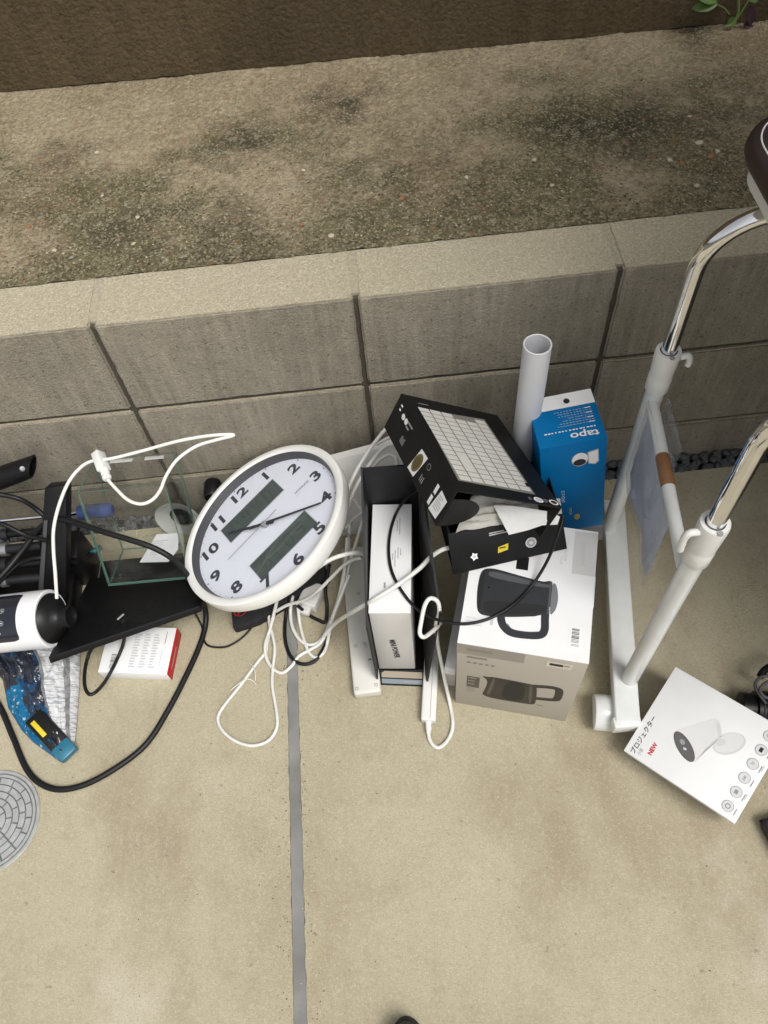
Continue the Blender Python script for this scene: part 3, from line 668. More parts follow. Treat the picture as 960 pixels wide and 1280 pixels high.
# ---- clock
t = thing('wall_clock', 'round white wall clock with two digital panels lying tilted on the pile', 'clock', (-.2048, -.1744, .1879), (-7.8, -24.7, 0))
MB().lathe([(.140, -.034), (.158, -.032), (.1635, -.024), (.1645, -.008), (.1640, -.002), (.1615, 0), (.1545, 0), (.1515, -.001), (.1495, -.003)], 128, cap=False).build('case', mat('clock_case', (.82, .82, .79), .35, var=.05, vscale=9), t, smooth=True)
MB().lathe([(.1497, -.0028), (.1490, -.0046), (.1440, -.0180)], 128, cap=False).build('inner_ring', mat('clock_ring', (.060, .060, .070), .45), t, smooth=True)
MB().lathe([(.0005, -.034), (.140, -.034)], 64, cap=False).build('back_plate', PLASW, t)
MB().lathe([(.0005, -.0180), (.1445, -.0180)], 96, cap=False).build('dial', mat('clock_dial', (.80, .82, .92), .5), t)
UP = 36; ca, sa = cos(RAD(UP)), sin(RAD(UP))
pr = Print((0, 0, -.0179), (ca, sa, 0), (-sa, ca, 0)); NUM = mat('numeral_ink', (.045, .05, .065), .5)
for h in range(1, 13):
    a = pi/2-2*pi*h/12; rr = .1215
    pr.text(str(h), rr*cos(a), rr*sin(a), .034, NUM, 0, 1, 1.2, .0011)
for i in range(60):
    a = 2*pi*i/60; r = .1405; pr.disc(r*cos(a), r*sin(a), .0016 if i % 5 == 0 else .0007, NUM, 1, seg=10)
LCD = mat('lcd_glass', (.075, .098, .096), .25, var=.1, vscale=20); LCDF = mat('lcd_frame', (.55, .57, .60), .4); SEG = mat('lcd_segment', (.045, .062, .060), .3)
for yc in (.0605, -.0685):
    x0, x1 = (-.064, .064) if yc > 0 else (-.065, .063); pr.part('dial_print', t) if yc < 0 else None; pr.rect(x0-.0025, x1+.0025, yc-.0250, yc+.0250, LCDF, 1); pr.rect(x0-.0012, x1+.0012, yc-.0232, yc+.0232, NUM, 2); pr.rect(x0, x1, yc-.022, yc+.022, LCD, 3)
    for k in range(4):
        xx = x0+.018+k*.026
        for (a, b, c, d) in ((0, .012, .013, .0145), (0, .012, -.001, .0005), (0, .012, -.0145, -.013), (-.0008, .0008, 0, .0135), (.0112, .0128, 0, .0135), (-.0008, .0008, -.0135, 0), (.0112, .0128, -.0135, 0)):
            if random.random() < .75: pr.rect(xx+a, xx+b, yc+c, yc+d, SEG, 4)
pr.text('HYFAXIS', .0905, .006, .0085, NUM, 0, 1, 1.0)
pr.bars(.072, .085, -.004, -.001, 1, INKL, fill=.3)
pr.build('dial_print', t)
def hand(name, ang, l0, l1, w0, w1, z, m):
    a = RAD(ang); d = V((cos(a), sin(a), 0)); s = V((-sin(a), cos(a), 0)); MB().slab([d*-l0-s*w0+V((0, 0, z)), d*l1-s*w1+V((0, 0, z)), d*l1+s*w1+V((0, 0, z)), d*-l0+s*w0+V((0, 0, z))], .0006).build(name, m, t)
HB = mat('hand_paint', (.03, .033, .045), .35)
hand('hour_hand', 172.5, .02, .078, .0035, .0022, -.0115, HB); hand('minute_hand', -1.5, .03, .117, .0030, .0018, -.0095, HB); hand('second_hand', 218, .032, .086, .0007, .0005, -.0080, INKG)
MB().lathe([(.005, -.0178), (.005, -.0085), (.0035, -.0076), (.0005, -.0074)], 24, cap=False).build('hand_boss', INKG, t, smooth=True)
GLS = bpy.data.materials.new('clear_glass'); GLS.use_nodes = True; n = GLS.node_tree.nodes; l = GLS.node_tree.links; n.remove(n['Principled BSDF'])
tr = n.new('ShaderNodeBsdfTransparent'); tr.inputs[0].default_value = (.990, .996, .993, 1); gl = n.new('ShaderNodeBsdfGlossy'); gl.inputs['Roughness'].default_value = .02; lw = n.new('ShaderNodeLayerWeight'); lw.inputs[0].default_value = .5; pw = n.new('ShaderNodeMath'); pw.operation = 'POWER'; pw.inputs[1].default_value = 4; l.new(lw.outputs['Facing'], pw.inputs[0]); fr = n.new('ShaderNodeMapRange'); fr.inputs[3].default_value = .035; fr.inputs[4].default_value = .9; l.new(pw.outputs[0], fr.inputs[0]); mx = n.new('ShaderNodeMixShader')
l.new(fr.outputs[0], mx.inputs[0]); l.new(tr.outputs[0], mx.inputs[1]); l.new(gl.outputs[0], mx.inputs[2]); l.new(mx.outputs[0], n['Material Output'].inputs[0])
MB().lathe([(.0005, -.0026), (.1496, -.0026)], 96, cap=False).build('cover_glass', GLS, t)

# ---- glass tank
EDGE = mat('green_glass_edge', (.085, .155, .125), .15, coat=.5)
t = thing('glass_tank', 'small open rectangular glass fish tank leaning back on the black tray board', 'tank', (-.4302, -.1563, .0498), (-23.8, 1, -.3))
hx, hy, hz, gt = .075, .057, .20, .0032
def pane(x0, x1, y0, y1, z0, z1, name='pane'):
    d = (x1-x0, y1-y0, z1-z0); ax = d.index(min(d)); mb = MB().box(x0, x1, y0, y1, z0, z1); mb.mi = [1]*6
    for i, f in enumerate([(2,), (2,), (1,), (1,), (0,), (0,)]):
        if f[0] == ax: mb.mi[i] = 0
    return mb.build(name, [GLS, EDGE], t)
pane(-hx, hx, -hy, -hy+gt, 0, hz); pane(-hx, hx, hy-gt, hy, 0, hz); pane(-hx, -hx+gt, -hy+gt+.0003, hy-gt-.0003, 0, hz); pane(hx-gt, hx, -hy+gt+.0003, hy-gt-.0003, 0, hz); pane(-hx+gt+.0003, hx-gt-.0003, -hy+gt+.0003, hy-gt-.0003, 0, gt, 'base_pane')
CLIP = mat('clear_clip', (.6, .6, .58), .2)
for x0, x1 in ((-.045, -.004), (.018, .052)): MB().box(x0, x1, hy-.012, hy-.0036, hz-.004, hz-.002).build('lid_rail', CLIP, t)
t2 = MB().add([(-.012, .02, .0042), (-.035, -.045, .0042), (.020, -.052, .0046), (.034, -.022, .005), (.03, .018, .0044)], [(0, 1, 2, 3, 4)])
k = len(t2.v); t2.v += [q+V((0, 0, .0004)) for q in t2.v[:5]]; t2.f += [[9, 8, 7, 6, 5]]+[[i, (i+1) % 5, (i+1) % 5+5, i+5] for i in range(5)]; t2.mi += [0]*6
for q in t2.v: q += V((.012, .030, .012+.25*max(0, q.y+.04)))
o = t2.build('folded_paper', mat('paper', (.72, .73, .76), .7, var=.06)); o.location = t.location; o.rotation_euler = t.rotation_euler
tag(o, 'folded white printed paper slip lying in the bottom of the glass tank', 'paper')
pr = Print((.012, .030, .0182+.01), (1, 0, 0), (0, 1, .25)); pr.bars(-.018, .014, -.034, .002, 7, INKL, fill=.4); pr.rect(-.004, .006, -.040, -.036, INKG); pr.build('text_print', o)
# ---- black panel carrying the tank
t = thing('black_tray', 'black plastic tray board propped under the glass tank beside the white device', 'panel')
q = [at(60, 822, z=.112), at(250, 757, z=.085), at(262, 722, z=.02), at(112, 722, z=.03)]
nn = V((0, .40, .915))
MB().slab([q[0], q[1], q[2], q[3]], .014).build('plate', BLACK, t, bevel=.002)
e = [q[0].lerp(q[3], .12).lerp(q[1].lerp(q[2], .12), .04)+nn*.0008, q[0].lerp(q[3], .12).lerp(q[1].lerp(q[2], .12), .96)+nn*.0008, q[1].lerp(q[2], .8).lerp(q[0].lerp(q[3], .8), .04)+nn*.0008, q[1].lerp(q[2], .8).lerp(q[0].lerp(q[3], .8), .96)+nn*.0008]
c0 = at(150, 772, z=.098); MB().tube([c0+V((-.004, -.004, .001)), c0+V((.006, .006, 0))], .0016, 8).build('screw', INKG, t)
MB().box(-.55, -.37, -.17, -.12, 0, .018).build('foot_rail', BLACK, t, bevel=.002)
MB().box(-.60, -.565, -.300, -.25, 0, .078).build('prop_block', BLACK, t, bevel=.003)
# ---- red and white box
t = thing('red_white_box', 'flat white product box with a red end lying on the paving below the black tray', 'box', (-.4568, -.3183, 0), (0, 0, -8.1))
hx, hy, hz = .06325, .04415, .0291
MB().box(-hx, hx-.0012, -hy, hy, 0, hz).build('carton', WHITE, t, bevel=.001); MB().box(hx-.0011, hx+.0002, -hy+.0003, hy-.0003, .0003, hz-.0003).build('red_end', RED, t, bevel=.0003)
pr = Print((0, 0, hz), (1, 0, 0), (0, 1, 0))
for i in range(12): pr.rect(-.0455, -.0365, -.0365+i*.0023, -.0365+i*.0023+random.choice((.0008, .0013)), INK)
pr.part('barcode', t)
for x in (-.010, .008, .025): pr.bars(x, x+.013, -.036, .030, 13, INKL, fill=.5)
pr.part('small_print', t); pr.rect(.044, .0455, -.030, .0, INKL).part('grey_line', t); pr.rect(.0465, .0475, .012, .036, RED).part('red_line', t); pr.bars(-.038, -.024, .0, .028, 6, INKL, vert=True); pr.build('top_print', t)
pr = Print((hx+.0003, 0, 0), (0, 1, 0), (0, 0, 1)); pr.bars(-.03, .02, .013, .017, 1, INKW); pr.build('end_print', t)
# ---- white cylindrical device with black nose
ax = V((.98, -.08, .16)).normalized(); cp = V((-.574, -.289, .128))
t = thing('white_device', 'white cylindrical device with black cone nose and dark control panel', 'device', cp, (0, 0, 0)); t.rotation_euler = axisM((0, 0, 0), ax).to_euler()
MB().lathe([(.046, -.34), (.0500, -.33), (.0500, -.006), (.0494, -.002), (.0470, 0), (.0440, -.001)], 64).build('body', mat('gloss_white', (.80, .81, .83), .22, coat=.4), t, smooth=True)
MB().lathe([(.0438, -.003), (.0425, .002), (.030, .012), (.021, .020), (.0195, .024), (.0190, .034), (.0165, .036), (.0150, .030), (.0005, .026)], 64, cap=False).build('nose_cone', BLACK, t, smooth=True)
mb = MB(); vs = []; NA, a_c = 12, None
dirs = axisM((0, 0, 0), ax).inverted() @ V((-.05, -.25, .97)); a_c = math.atan2(dirs.y, dirs.x)
for z in (-.28, -.045, -.036, -.0335):
    for i in range(NA+1):
        a = a_c+RAD(-52+104*i/NA)*(1 if z < -.04 else (.94 if z < -.035 else .85)); vs.append((.0507*cos(a), .0507*sin(a), z))
fs = [(j*(NA+1)+i, j*(NA+1)+i+1, (j+1)*(NA+1)+i+1, (j+1)*(NA+1)+i) for j in range(3) for i in range(NA)]
PAN = mat('dark_touch_panel', (.010, .012, .022), .18, coat=.6); MB().add(vs, fs).build('control_panel', PAN, t, smooth=True)
def icon(da, z, r):
    a = a_c+da; c = V((.0511*cos(a), .0511*sin(a), z)); nr = V((cos(a), sin(a), 0)); ty = V((-sin(a), cos(a), 0)); pr = Print(c, V((0, 0, 1)), ty) if V((0, 0, 1)).cross(ty).dot(nr) > 0 else Print(c, ty, V((0, 0, 1)))
    pr.ring(0, 0, r, .0006, INKL, 1, 18).rect(-.001, .001, -.0016, .0016, INKL, 1); pr.build('button', t)
for da in (-.18, .22):
    for z in (-.060, -.074, -.088): icon(da, z, .0042)
for da, z in ((.55, -.066), (.55, -.078), (.5, -.095), (-.5, -.09)): icon(da, z, .0022)
# ---- plastic bag of stuff
t = thing('plastic_bag', 'crumpled blue and white plastic refill bag lying on the paving', 'bag', (0, 0, 0))
g = G('bag_film', .18); k = g.mix(g.noise(26, .52, .66, 4), (.018, .020, .032), (.01, .085, .20)); k = g.mix(g.math('MULTIPLY', g.noise(55, .63, .70, 3), .5), k, (.40, .50, .58))
g.done(k, g.noise(45, .2, .8, 3), .004, .8); g.b.inputs['Specular IOR Level'].default_value = .6; M_BAG = g.m
g = G('bag_label', .25); k = g.mix(g.noise(1, .5, .56, 2, vec=g.map((40, 330, 60))), (.60, .61, .62), (.36, .37, .39)); g.done(k, g.noise(40, .2, .8, 3), .004, .7)
M_LAB = g.m
g = G('bag_clear', .15); g.done(g.mix(g.noise(40), (.13, .13, .135), (.24, .24, .24)), g.noise(60), .003, .8); M_CLR = g.m
g = G('bag_blue_print', .2); k = g.mix(g.noise(120, .58, .70, 2), (.008, .12, .25), (.42, .52, .58)); g.done(k, g.noise(45, .2, .8, 3), .003, .7); M_BPR = g.m
left = [(-60, 780), (-30, 815), (3, 850), (10, 885), (26, 912), (40, 927), (62, 943), (74, 952)]
right = [(96, 770), (99, 800), (100, 830), (99, 858), (97, 885), (95, 912), (93, 928), (92, 940)]
NU, NV = 56, 84; vs, fs, mi = [], [], []
def edge(e, r):
    k = r*(len(e)-1); i = min(int(k), len(e)-2); f = k-i; return e[i][0]*(1-f)+e[i+1][0]*f, e[i][1]*(1-f)+e[i+1][1]*f
for j in range(NV+1):
    r = j/NV; a, b = edge(left, r), edge(right, r)
    for i in range(NU+1):
        s = i/NU; p = at(a[0]*(1-s)+b[0]*s, a[1]*(1-s)+b[1]*s, z=.004)
        bul = (sin(pi*min(max(s, .0), 1))**.6)*(.034*(1-r*.62))
        p.z = .003+bul+(.006*noise.noise((s*5, r*7, 2))+.010*abs(noise.noise((s*9+r*6, r*8, 5)))+.004*noise.noise((s*24, r*21, 7))+.003*abs(noise.noise((s*30-r*18, r*26, 4))))*min(1, bul*60)
        vs.append(p)
for j in range(NV):
    for i in range(NU):
        a = j*(NU+1)+i; fs.append((a, a+NU+1, a+NU+2, a+1)); s, r = i/NU, j/NV
        if s > .90: mi.append(1)
        elif s > .83: mi.append(2)
        elif s > .60 and r < .86 - (s-.6)*.3: mi.append(1)
        elif s > .56: mi.append(2)
        elif s < .26+.06*noise.noise((r*9, 1, 1)) and r > .35: mi.append(3)
        elif r > .72+.08*noise.noise((s*9, 3, 1)) and s < .45: mi.append(3)
        else: mi.append(0)
mb = MB().add(vs, fs); mb.mi = mi; k = len(mb.v); n1 = NU+1
flat = [V((p.x, p.y, .0015)) for p in vs]; mb.v += flat
rim = [i for i in range(NU+1)]+[j*n1+NU for j in range(1, NV+1)]+[NV*n1+i for i in range(NU-1, -1, -1)]+[j*n1 for j in range(NV-1, 0, -1)]
for a, b in zip(rim, rim[1:]+rim[:1]): mb.f.append([a, b, b+k, a+k]); mb.mi.append(2)
o = mb.build('film', [M_BAG, M_LAB, M_CLR, M_BPR], t, smooth=True)
# ---- small black tube box with blue end lying on the bag
t = thing('black_tube', 'small black packet with yellow tag and blue end lying on the plastic bag', 'packet')
p0, p1 = at(42, 895, z=.026), at(88, 945, z=.012); d = (p1-p0); Lg = d.length; M = axisM(p0, d)
def bx(x0, x1, y0, y1, z0, z1, name, m, bev=.002): return MB().box(x0, x1, y0, y1, z0, z1, M=M).build(name, m, t, bevel=bev)
bx(-.017, .017, -.008, .008, 0, Lg*.76, 'body', BLACK, .004); bx(-.0165, .0165, -.0086, .0086, Lg*.72, Lg, 'blue_end', mat('teal_plastic', (.02, .16, .25), .35, var=.3, vscale=60), .003)
bx(-.011, -.003, .0078, .0086, Lg*.10, Lg*.45, 'yellow_tag', YEL, .0003) if (M.to_3x3() @ V((0, 1, 0))).z > 0 else bx(-.011, -.003, -.0086, -.0078, Lg*.10, Lg*.45, 'yellow_tag', YEL, .0003)

# ---- black pouch under the clock
t = thing('black_pouch', 'black flat pouch with a red round emblem sticking out under the clock', 'pouch')
q = [at(291, 786, z=.024), at(322, 776, z=.024), at(412, 720, z=.03), at(390, 668, z=.03), at(284, 720, z=.03)]
mb = MB().add(q+[V((p.x, p.y, .0)) for p in q], [(0, 1, 2, 3, 4), (9, 8, 7, 6, 5)]+[(i, i+5, (i+1) % 5+5, (i+1) % 5) for i in range(5)]); mb.build('body', mat('black_fabric', (.012, .012, .014), .8, var=.3, vscale=80, bump=.5, bscale=500), t, bevel=.005, segs=3)
c = at(300, 764, z=.0285); pr = Print(c, (1, .1, 0), (-.1, 1, 0)); pr.ring(0, 0, .0115, .0017, RED, 1, 28, .9).poly([(-.006, -.008), (-.004, -.009), (.006, .008), (.004, .009)], RED, 1).rect(-.0075, .0075, -.001, .001, RED, 2); pr.build('emblem', t)
t = thing('white_plug', 'white wall plug adapter lying among the cables below the clock', 'plug', at(390, 752, z=0), (0, 0, -25))
MB().box(-.018, .018, -.02, .028, 0, .028).build('body', PLASW, t, bevel=.004, segs=3); MB().box(-.010, .010, -.034, -.019, .006, .020).build('neck', PLASW, t, bevel=.003)
for x in (-.006, .006): MB().box(x-.0008, x+.0008, .028, .044, .010, .017).build('prong', CHROME, t)

# ---- white board behind cables
t = thing('white_board', 'white plastic tray leaning on the block wall behind the cable bundle', 'tray')
q = [V((-.155, -.115, 0)), V((.10, -.10, 0)), V((.10, -.03, .185)), V((-.155, -.035, .128))]
MB().slab(q, .006).build('sheet', mat('white_tray', (.70, .70, .68), .45, var=.12, vscale=12), t, bevel=.002); MB().slab([q[3]+V((0, 0, 0)), q[2]+V((0, 0, 0)), q[2]+V((0, .012, .004)), q[3]+V((0, .012, .004))], .002).build('lip', PLASW, t)
# ---- pale dish and black knob behind the tank
t = thing('plastic_dish', 'pale plastic dish with dark centre standing against the wall behind the glass tank', 'dish', at(226, 648, y=-.055), (78, 0, -14)); t.scale = (.85,)*3
MB().lathe([(.0005, -.004), (.030, -.004), (.05, .004), (.056, .012), (.0575, .012), (.052, .002), (.031, -.006), (.0005, -.006)], 48, cap=False).build('dish', mat('pale_plastic', (.55, .55, .53), .4, var=.1), t, smooth=True)
MB().lathe([(.0005, -.0035), (.027, -.0035), (.029, -.0045)], 32, cap=False).build('centre', DARK, t)
t = thing('black_speaker', 'small round black speaker standing against the wall behind the clock', 'speaker', at(262, 640, y=-.04)-V((0, 0, .0)), (90, 0, 0))
MB().lathe([(.014, -.02), (.017, -.014), (.017, .012), (.014, .018), (.010, .016), (.0005, .012)], 32).build('body', BLACK, t, smooth=True); MB().lathe([(.0143, .0182), (.0155, .0165)], 32, cap=False).build('ring', DARK, t)
t.location.z = .026+.04; t.location = at(266, 613, y=-.04)

# ---- left pile: arm, bracket, rod, tripod
t = thing('monopod', 'thick black plastic monopod tube with slanted hollow end pointing at the wall', 'monopod')
p0, p1 = at(-40, 612, y=-.06), at(41, 583, y=-.05); d = (p1-p0).normalized(); M = axisM(p0, d); Ln = (p1-p0).length
mb = MB(); vs = []; sg = 28
for z, r in ((0, .021), (Ln*.6, .020), (Ln, .0185), (Ln, .0155), (Ln-.02, .0150)):
    for i in range(sg):
        a = 2*pi*i/sg; cut = (.012*cos(a-1.1) if z > Ln*.9 else 0); vs.append(M @ V((r*cos(a), r*sin(a), z+cut)))
fs = [(j*sg+i, j*sg+(i+1) % sg, (j+1)*sg+(i+1) % sg, (j+1)*sg+i) for j in range(4) for i in range(sg)]+[tuple(range(sg-1, -1, -1)), tuple(range(4*sg, 5*sg))]
mb.add(vs, fs).build('tube', BLACK, t, smooth=True); pc = at(28, 586, y=-.072); MB().lathe([(.0045, -.001), (.0045, .0012), (.003, .0016), (.0005, .0016)], 16, axisM(pc, CAM-pc), cap=False).build('screw', mat('steel_screw', (.16, .16, .17), .4, .5), t, smooth=True)
t = thing('black_bracket', 'tall black plastic bracket standing behind the white device', 'bracket')
a, b = at(69, 608, y=-.105), at(64, 752, y=-.232); d = (b-a).normalized(); sx = V((1, 0, 0)); nn = sx.cross(d).normalized()
if nn.y > 0: nn = -nn
w0, w1 = .019, .027
MB().slab([a-sx*w0, b-sx*w1, b+sx*w1, a+sx*w0], .030).build('column', BLACK, t, bevel=.004) if (b-a-sx*0).cross(sx*2).dot(nn) > 0 else MB().slab([a+sx*w0, b+sx*w1, b-sx*w1, a-sx*w0], .030).build('column', BLACK, t, bevel=.004)
MB().slab([a-sx*w0*.9+nn*.003+d*.06, b-sx*w1*.9+nn*.003, b-sx*w1*.55+nn*.003, a-sx*w0*.55+nn*.003+d*.06], .004).build('rib', mat('grey_rib', (.05, .05, .053), .45), t, bevel=.0008)
b2 = at(92, 668, y=-.11); MB().box(b2.x-.022, b2.x+.012, -.16, -.10, .0, b2.z).build('foot', BLACK, t, bevel=.004)
t = thing('blue_handled_rod', 'thin silver metal rod with blue grip lying behind the bracket', 'rod')
r0, r1, r2, r3 = at(-40, 655, y=-.093), at(92, 642, y=-.093), at(97, 641, y=-.093), at(141, 637, y=-.093)
MB().tube([r0, r0.lerp(r1, .5), r1, r2], .0038, 14).build('rod', CHROME, t, smooth=True)
bl = mat('blue_grip', (.045, .075, .20), .5, var=.3, vscale=60)
MB().tube([r2, r2.lerp(r3, .03), r2.lerp(r3, .05), r2.lerp(r3, .5), r2.lerp(r3, .93), r3], [.008, .0125, .0135, .0135, .013, .009], 24).build('grip', bl, t, smooth=True)
t = thing('folded_tripod', 'folded black tripod lying at the wall behind the white device', 'tripod')
for k, (v0, v1, y, r) in enumerate(((672, 664, -.125, .0085), (692, 682, -.15, .0105), (712, 702, -.175, .0105), (730, 722, -.20, .010))):
    a, b = at(-45, v0, y=y), at(52, v1, y=y); MB().tube([a, a.lerp(b, .55), a.lerp(b, .551), b], [r, r, r*.8, r*.8], 18).build('leg', [BLACK, DARK][k % 2], t, smooth=True)
    MB().tube([a.lerp(b, .49), a.lerp(b, .57)], r*1.22, 18).build('leg_lock', [DARK, mat('satin_silver', (.4, .4, .41), .35, .8)][k % 2], t, smooth=True)
MB().box(-.80, -.745, -.22, -.11, 0, .12).build('hub', BLACK, t, bevel=.006)
t = thing('dark_filler', 'added flat black filler under the folded tripod, darkening the gaps between its legs', 'case', (-.72, -.165, 0))  # added dark fill, hides the floor between the tripod legs
MB().box(-.10, .135, -.085, .075, 0, .045).build('shell', BLACK, t, bevel=.006, segs=3); MB().box(-.1005, .1355, -.0855, .0755, .021, .024).build('seam', DARK, t)
MB().tube(spline([V((.03, -.086, .02)), V((.035, -.105, .022)), V((.075, -.105, .022)), V((.08, -.086, .02))], 6), .005, 10).build('handle', DARK, t, smooth=True)

# ---- cables on the left
cable('thick_black_cable', [(-25, 845, .006), (0, 884, .0055), (16, 921, .0055), (35, 964, .0055), (60, 984, .0055), (92, 985, .0055), (132, 968, .0055), (180, 933, .0055), (210, 888, .0055), (234, 842, .0055), (250, 806, .0055), (257, 780, .010), (256, 760, .03), (246, 738, .09), (232, 716, .14), (215, 698, .18), (190, 684, .20), (160, 674, .21), (130, 665, .215), (100, 655, .215), (72, 649, .205), (50, 660, .18), (28, 688, .16), (5, 716, .15), (-25, 745, .14)], .0052, CABLEK, 'thick black power cable curving over the paving and in front of the glass tank')
cable('black_cable', [(-20, 614, None, -.10), (0, 618, None, -.10), (25, 624, None, -.105), (45, 636, None, -.11), (58, 650, None, -.125), (60, 670, None, -.15)], .0042, CABLEK, 'black cable arching from the wall down behind the bracket')
cable('black_cable', [(-20, 648, None, -.14), (5, 656, None, -.14), (30, 668, None, -.15), (48, 673, None, -.16), (60, 676, None, -.17)], .004, CABLEK, 'black cable sagging across the silver rod towards the bracket')
cable('black_cable', [(-15, 742, .13), (5, 722, .135), (25, 704, .14), (50, 697, .15), (75, 699, .13), (95, 703, .09), (112, 696, .06), (118, 689, .055)], .0036, CABLEK, 'black cable with teal plug crossing in front of the bracket')
p = at(118, 689, z=.055); o = MB().tube([p+V((-.006, -.004, 0)), p, p+V((.012, .008, .001))], [.004, .0055, .005], 12).build('teal_plug', mat('teal_rubber', (.01, .11, .13), .5), smooth=True); tag(o, 'small teal cable plug beside the lower corner of the glass tank', 'plug')
cable('thin_black_cable', [(156, 782, .085), (155, 800, .05), (149, 818, .034), (135, 846, .032), (122, 863, .004), (112, 868, .0035), (106, 858, .0035), (106, 838, .0035), (111, 818, .006), (118, 806, .03)], .0031, CABLEK, 'thin black cable looping over the red ended box')
cable('thin_black_cable', [(240, 760, .02), (252, 782, .004), (255, 800, .003), (263, 808, .003), (284, 808, .003), (305, 795, .003), (322, 774, .004)], .0019, CABLEK, 'thin black wire lying on the paving beside the black pouch')
cable('black_cable', [(365, 735, .05), (358, 765, .006), (356, 795, .004), (362, 818, .004), (374, 829, .004), (388, 829, .004), (399, 820, .004), (412, 795, .004)], .0033, CABLEK, 'black cable hooking round the floor joint under the white cables')
cable('black_cable', [(372, 757, .03), (385, 768, .008), (398, 775, .006), (407, 777, .006), (409, 758, .012), (407, 735, .03), (412, 705, .06)], .0033, CABLEK, 'black cable bent upright beside the white plug')
# white cable with plug over the tank
cable('white_cable', [(71, 748, .16), (69, 715, .19), (67, 690, .21), (67, 662, .235), (73, 634, .25), (84, 606, .262), (97, 588, .27), (113, 577, .275), (140, 573, .28), (180, 563, .285), (220, 552, .29), (258, 545, .29), (288, 543, .285), (290, 545, .283), (270, 550, .28), (245, 558, .275), (222, 574, .27), (208, 594, .266), (200, 613, .262), (190, 625, .262), (176, 630, .262), (160, 625, .264), (145, 611, .268), (135, 600, .27)], .0029, mat('bright_white_cable', (.76, .75, .70), .4), 'white cable with plug arching over the rim of the glass tank')
t = thing('cable_plug', 'white connector plug with ribbed sleeve hanging over the glass tank', 'plug'); a, b = at(134.5, 599.5, z=.27), at(122, 566, z=.277); d = b-a
MB().tube([a, a+d*.05, a+d*.12, a+d*.16, a+d*.22, a+d*.26, a+d*.32, a+d*.36], [.006, .0078, .0078, .0064, .0078, .0064, .0080, .0076], 16).build('sleeve', mat('bright_white_cable', (0, 0, 0)), t, smooth=True)
M = axisM(a+d*.33, d, V((0, 1, .3))); MB().box(-.0098, .0098, -.0075, .0075, 0, d.length*.66, M=M).build('body', mat('plug_white', (.74, .74, .72), .3), t, bevel=.0015)
MB().box(-.003, .003, -.004, .004, d.length*.61, d.length*.9, M=M).build('contact', mat('brass_contact', (.35, .32, .24), .35, .6), t, bevel=.0005)
# white cables below the clock
cable('white_cable', [(352, 728, .10), (346, 752, .05), (340, 778, .010), (334, 804, .0045), (332, 815, .004), (321, 829, .004), (301, 856, .004), (281, 881, .004), (272.5, 897, .004), (278, 913, .004), (294, 926, .004), (315, 932, .004), (335, 926, .004), (345.5, 911, .004), (346, 892, .004), (340.5, 858, .004), (341, 836, .005), (343.5, 812, .008), (341, 795, .009), (337, 780, .012), (336, 762, .02)], .0029, CABLEW, 'white cord forming a long open loop on the paving below the clock')
cable('white_cable', [(350, 735, .09), (345, 756, .05), (338, 785, .012), (331.5, 806, .008), (334, 825, .004), (343, 837, .004), (353, 841, .004), (364, 833, .004), (374, 820, .004), (388, 812, .005), (401, 803, .008), (411, 783, .02), (420, 762, .035), (430, 735, .06), (437, 705, .09), (447, 672, .13), (455, 645, .16)], .0031, CABLEW, 'white cable snaking from the clock over the joint towards the black box')
cable('white_cable', [(366, 745, .03), (363, 765, .006), (366, 785, .0045), (376, 801, .004), (389, 806, .004), (402, 799, .006), (414, 775, .025), (424, 745, .05), (430, 715, .08), (436, 680, .11), (437, 655, .14)], .0032, CABLEW, 'white cable doubling back beside the power strip')
cable('white_cable', [(372, 752, .03), (375, 780, .006), (382, 806, .0045), (388, 818, .004), (396, 822, .004), (405, 815, .004), (410, 800, .008), (414, 778, .04), (424, 750, .065), (437, 718, .10)], .0031, CABLEW, 'white cable bent in a tight hook at the floor joint')
cable('white_cable', [(345, 764, .02), (360, 756, .03), (380, 750, .05), (398, 738, .09), (414, 722, .11), (428, 708, .13), (440, 700, .14), (452, 697, .15)], .0031, CABLEW, 'white cable running along the lower rim of the clock')
cable('white_cable', [(385, 720, .20), (398, 709, .21), (414, 699, .215), (432, 693, .215), (446, 691, .21), (456, 692, .20)], .0037, CABLEW, 'thick white cable arching from the clock to the black box')
cable('white_cable', [(405, 795, .015), (418, 780, .06), (432, 770, .14), (446, 762, .215), (470, 748, .256), (500, 729, .258), (525, 710, .262), (540, 695, .275), (556, 686, .285), (575, 684, .283)], .0037, CABLEW, 'thick white cable draped diagonally over the white carton in the black box')
cable('white_cable', [(418, 765, .03), (428, 735, .06), (432, 700, .10), (434, 672, .13)], .0031, CABLEW, 'short straight white cable beside the power strip')
for i, (pts, lab) in enumerate((
    ([(428, 640, .17), (434, 615, .20), (446, 588, .22), (462, 562, .235), (474, 546, .24), (484, 535, .245), (500, 528, .245)], 'white cable rising highest in the bundle behind the black box'),
    ([(430, 652, .16), (440, 620, .19), (452, 596, .21), (466, 575, .225), (482, 558, .23), (500, 554, .23)], 'white cable second in the bundle behind the black box'),
    ([(432, 640, .15), (444, 612, .18), (456, 602, .19), (470, 606, .18)], 'white cable bending into the side of the black box'),
    ([(462, 592, .20), (469, 580, .215), (480, 571, .225), (490, 569, .225), (496, 575, .22), (497, 590, .20)], 'white cable making a small hoop behind the black box'),
    ([(432, 660, .12), (442, 648, .14), (452, 640, .14), (446, 630, .15), (440, 622, .16)], 'white cable kinked between clock and black box'),
    ([(470, 556, .22), (480, 550, .225), (490, 546, .225), (505, 545, .22)], 'short white cable at the top of the bundle'))):
    cable('white_cable', pts, .0034 if i < 2 else .0029, CABLEW, lab)
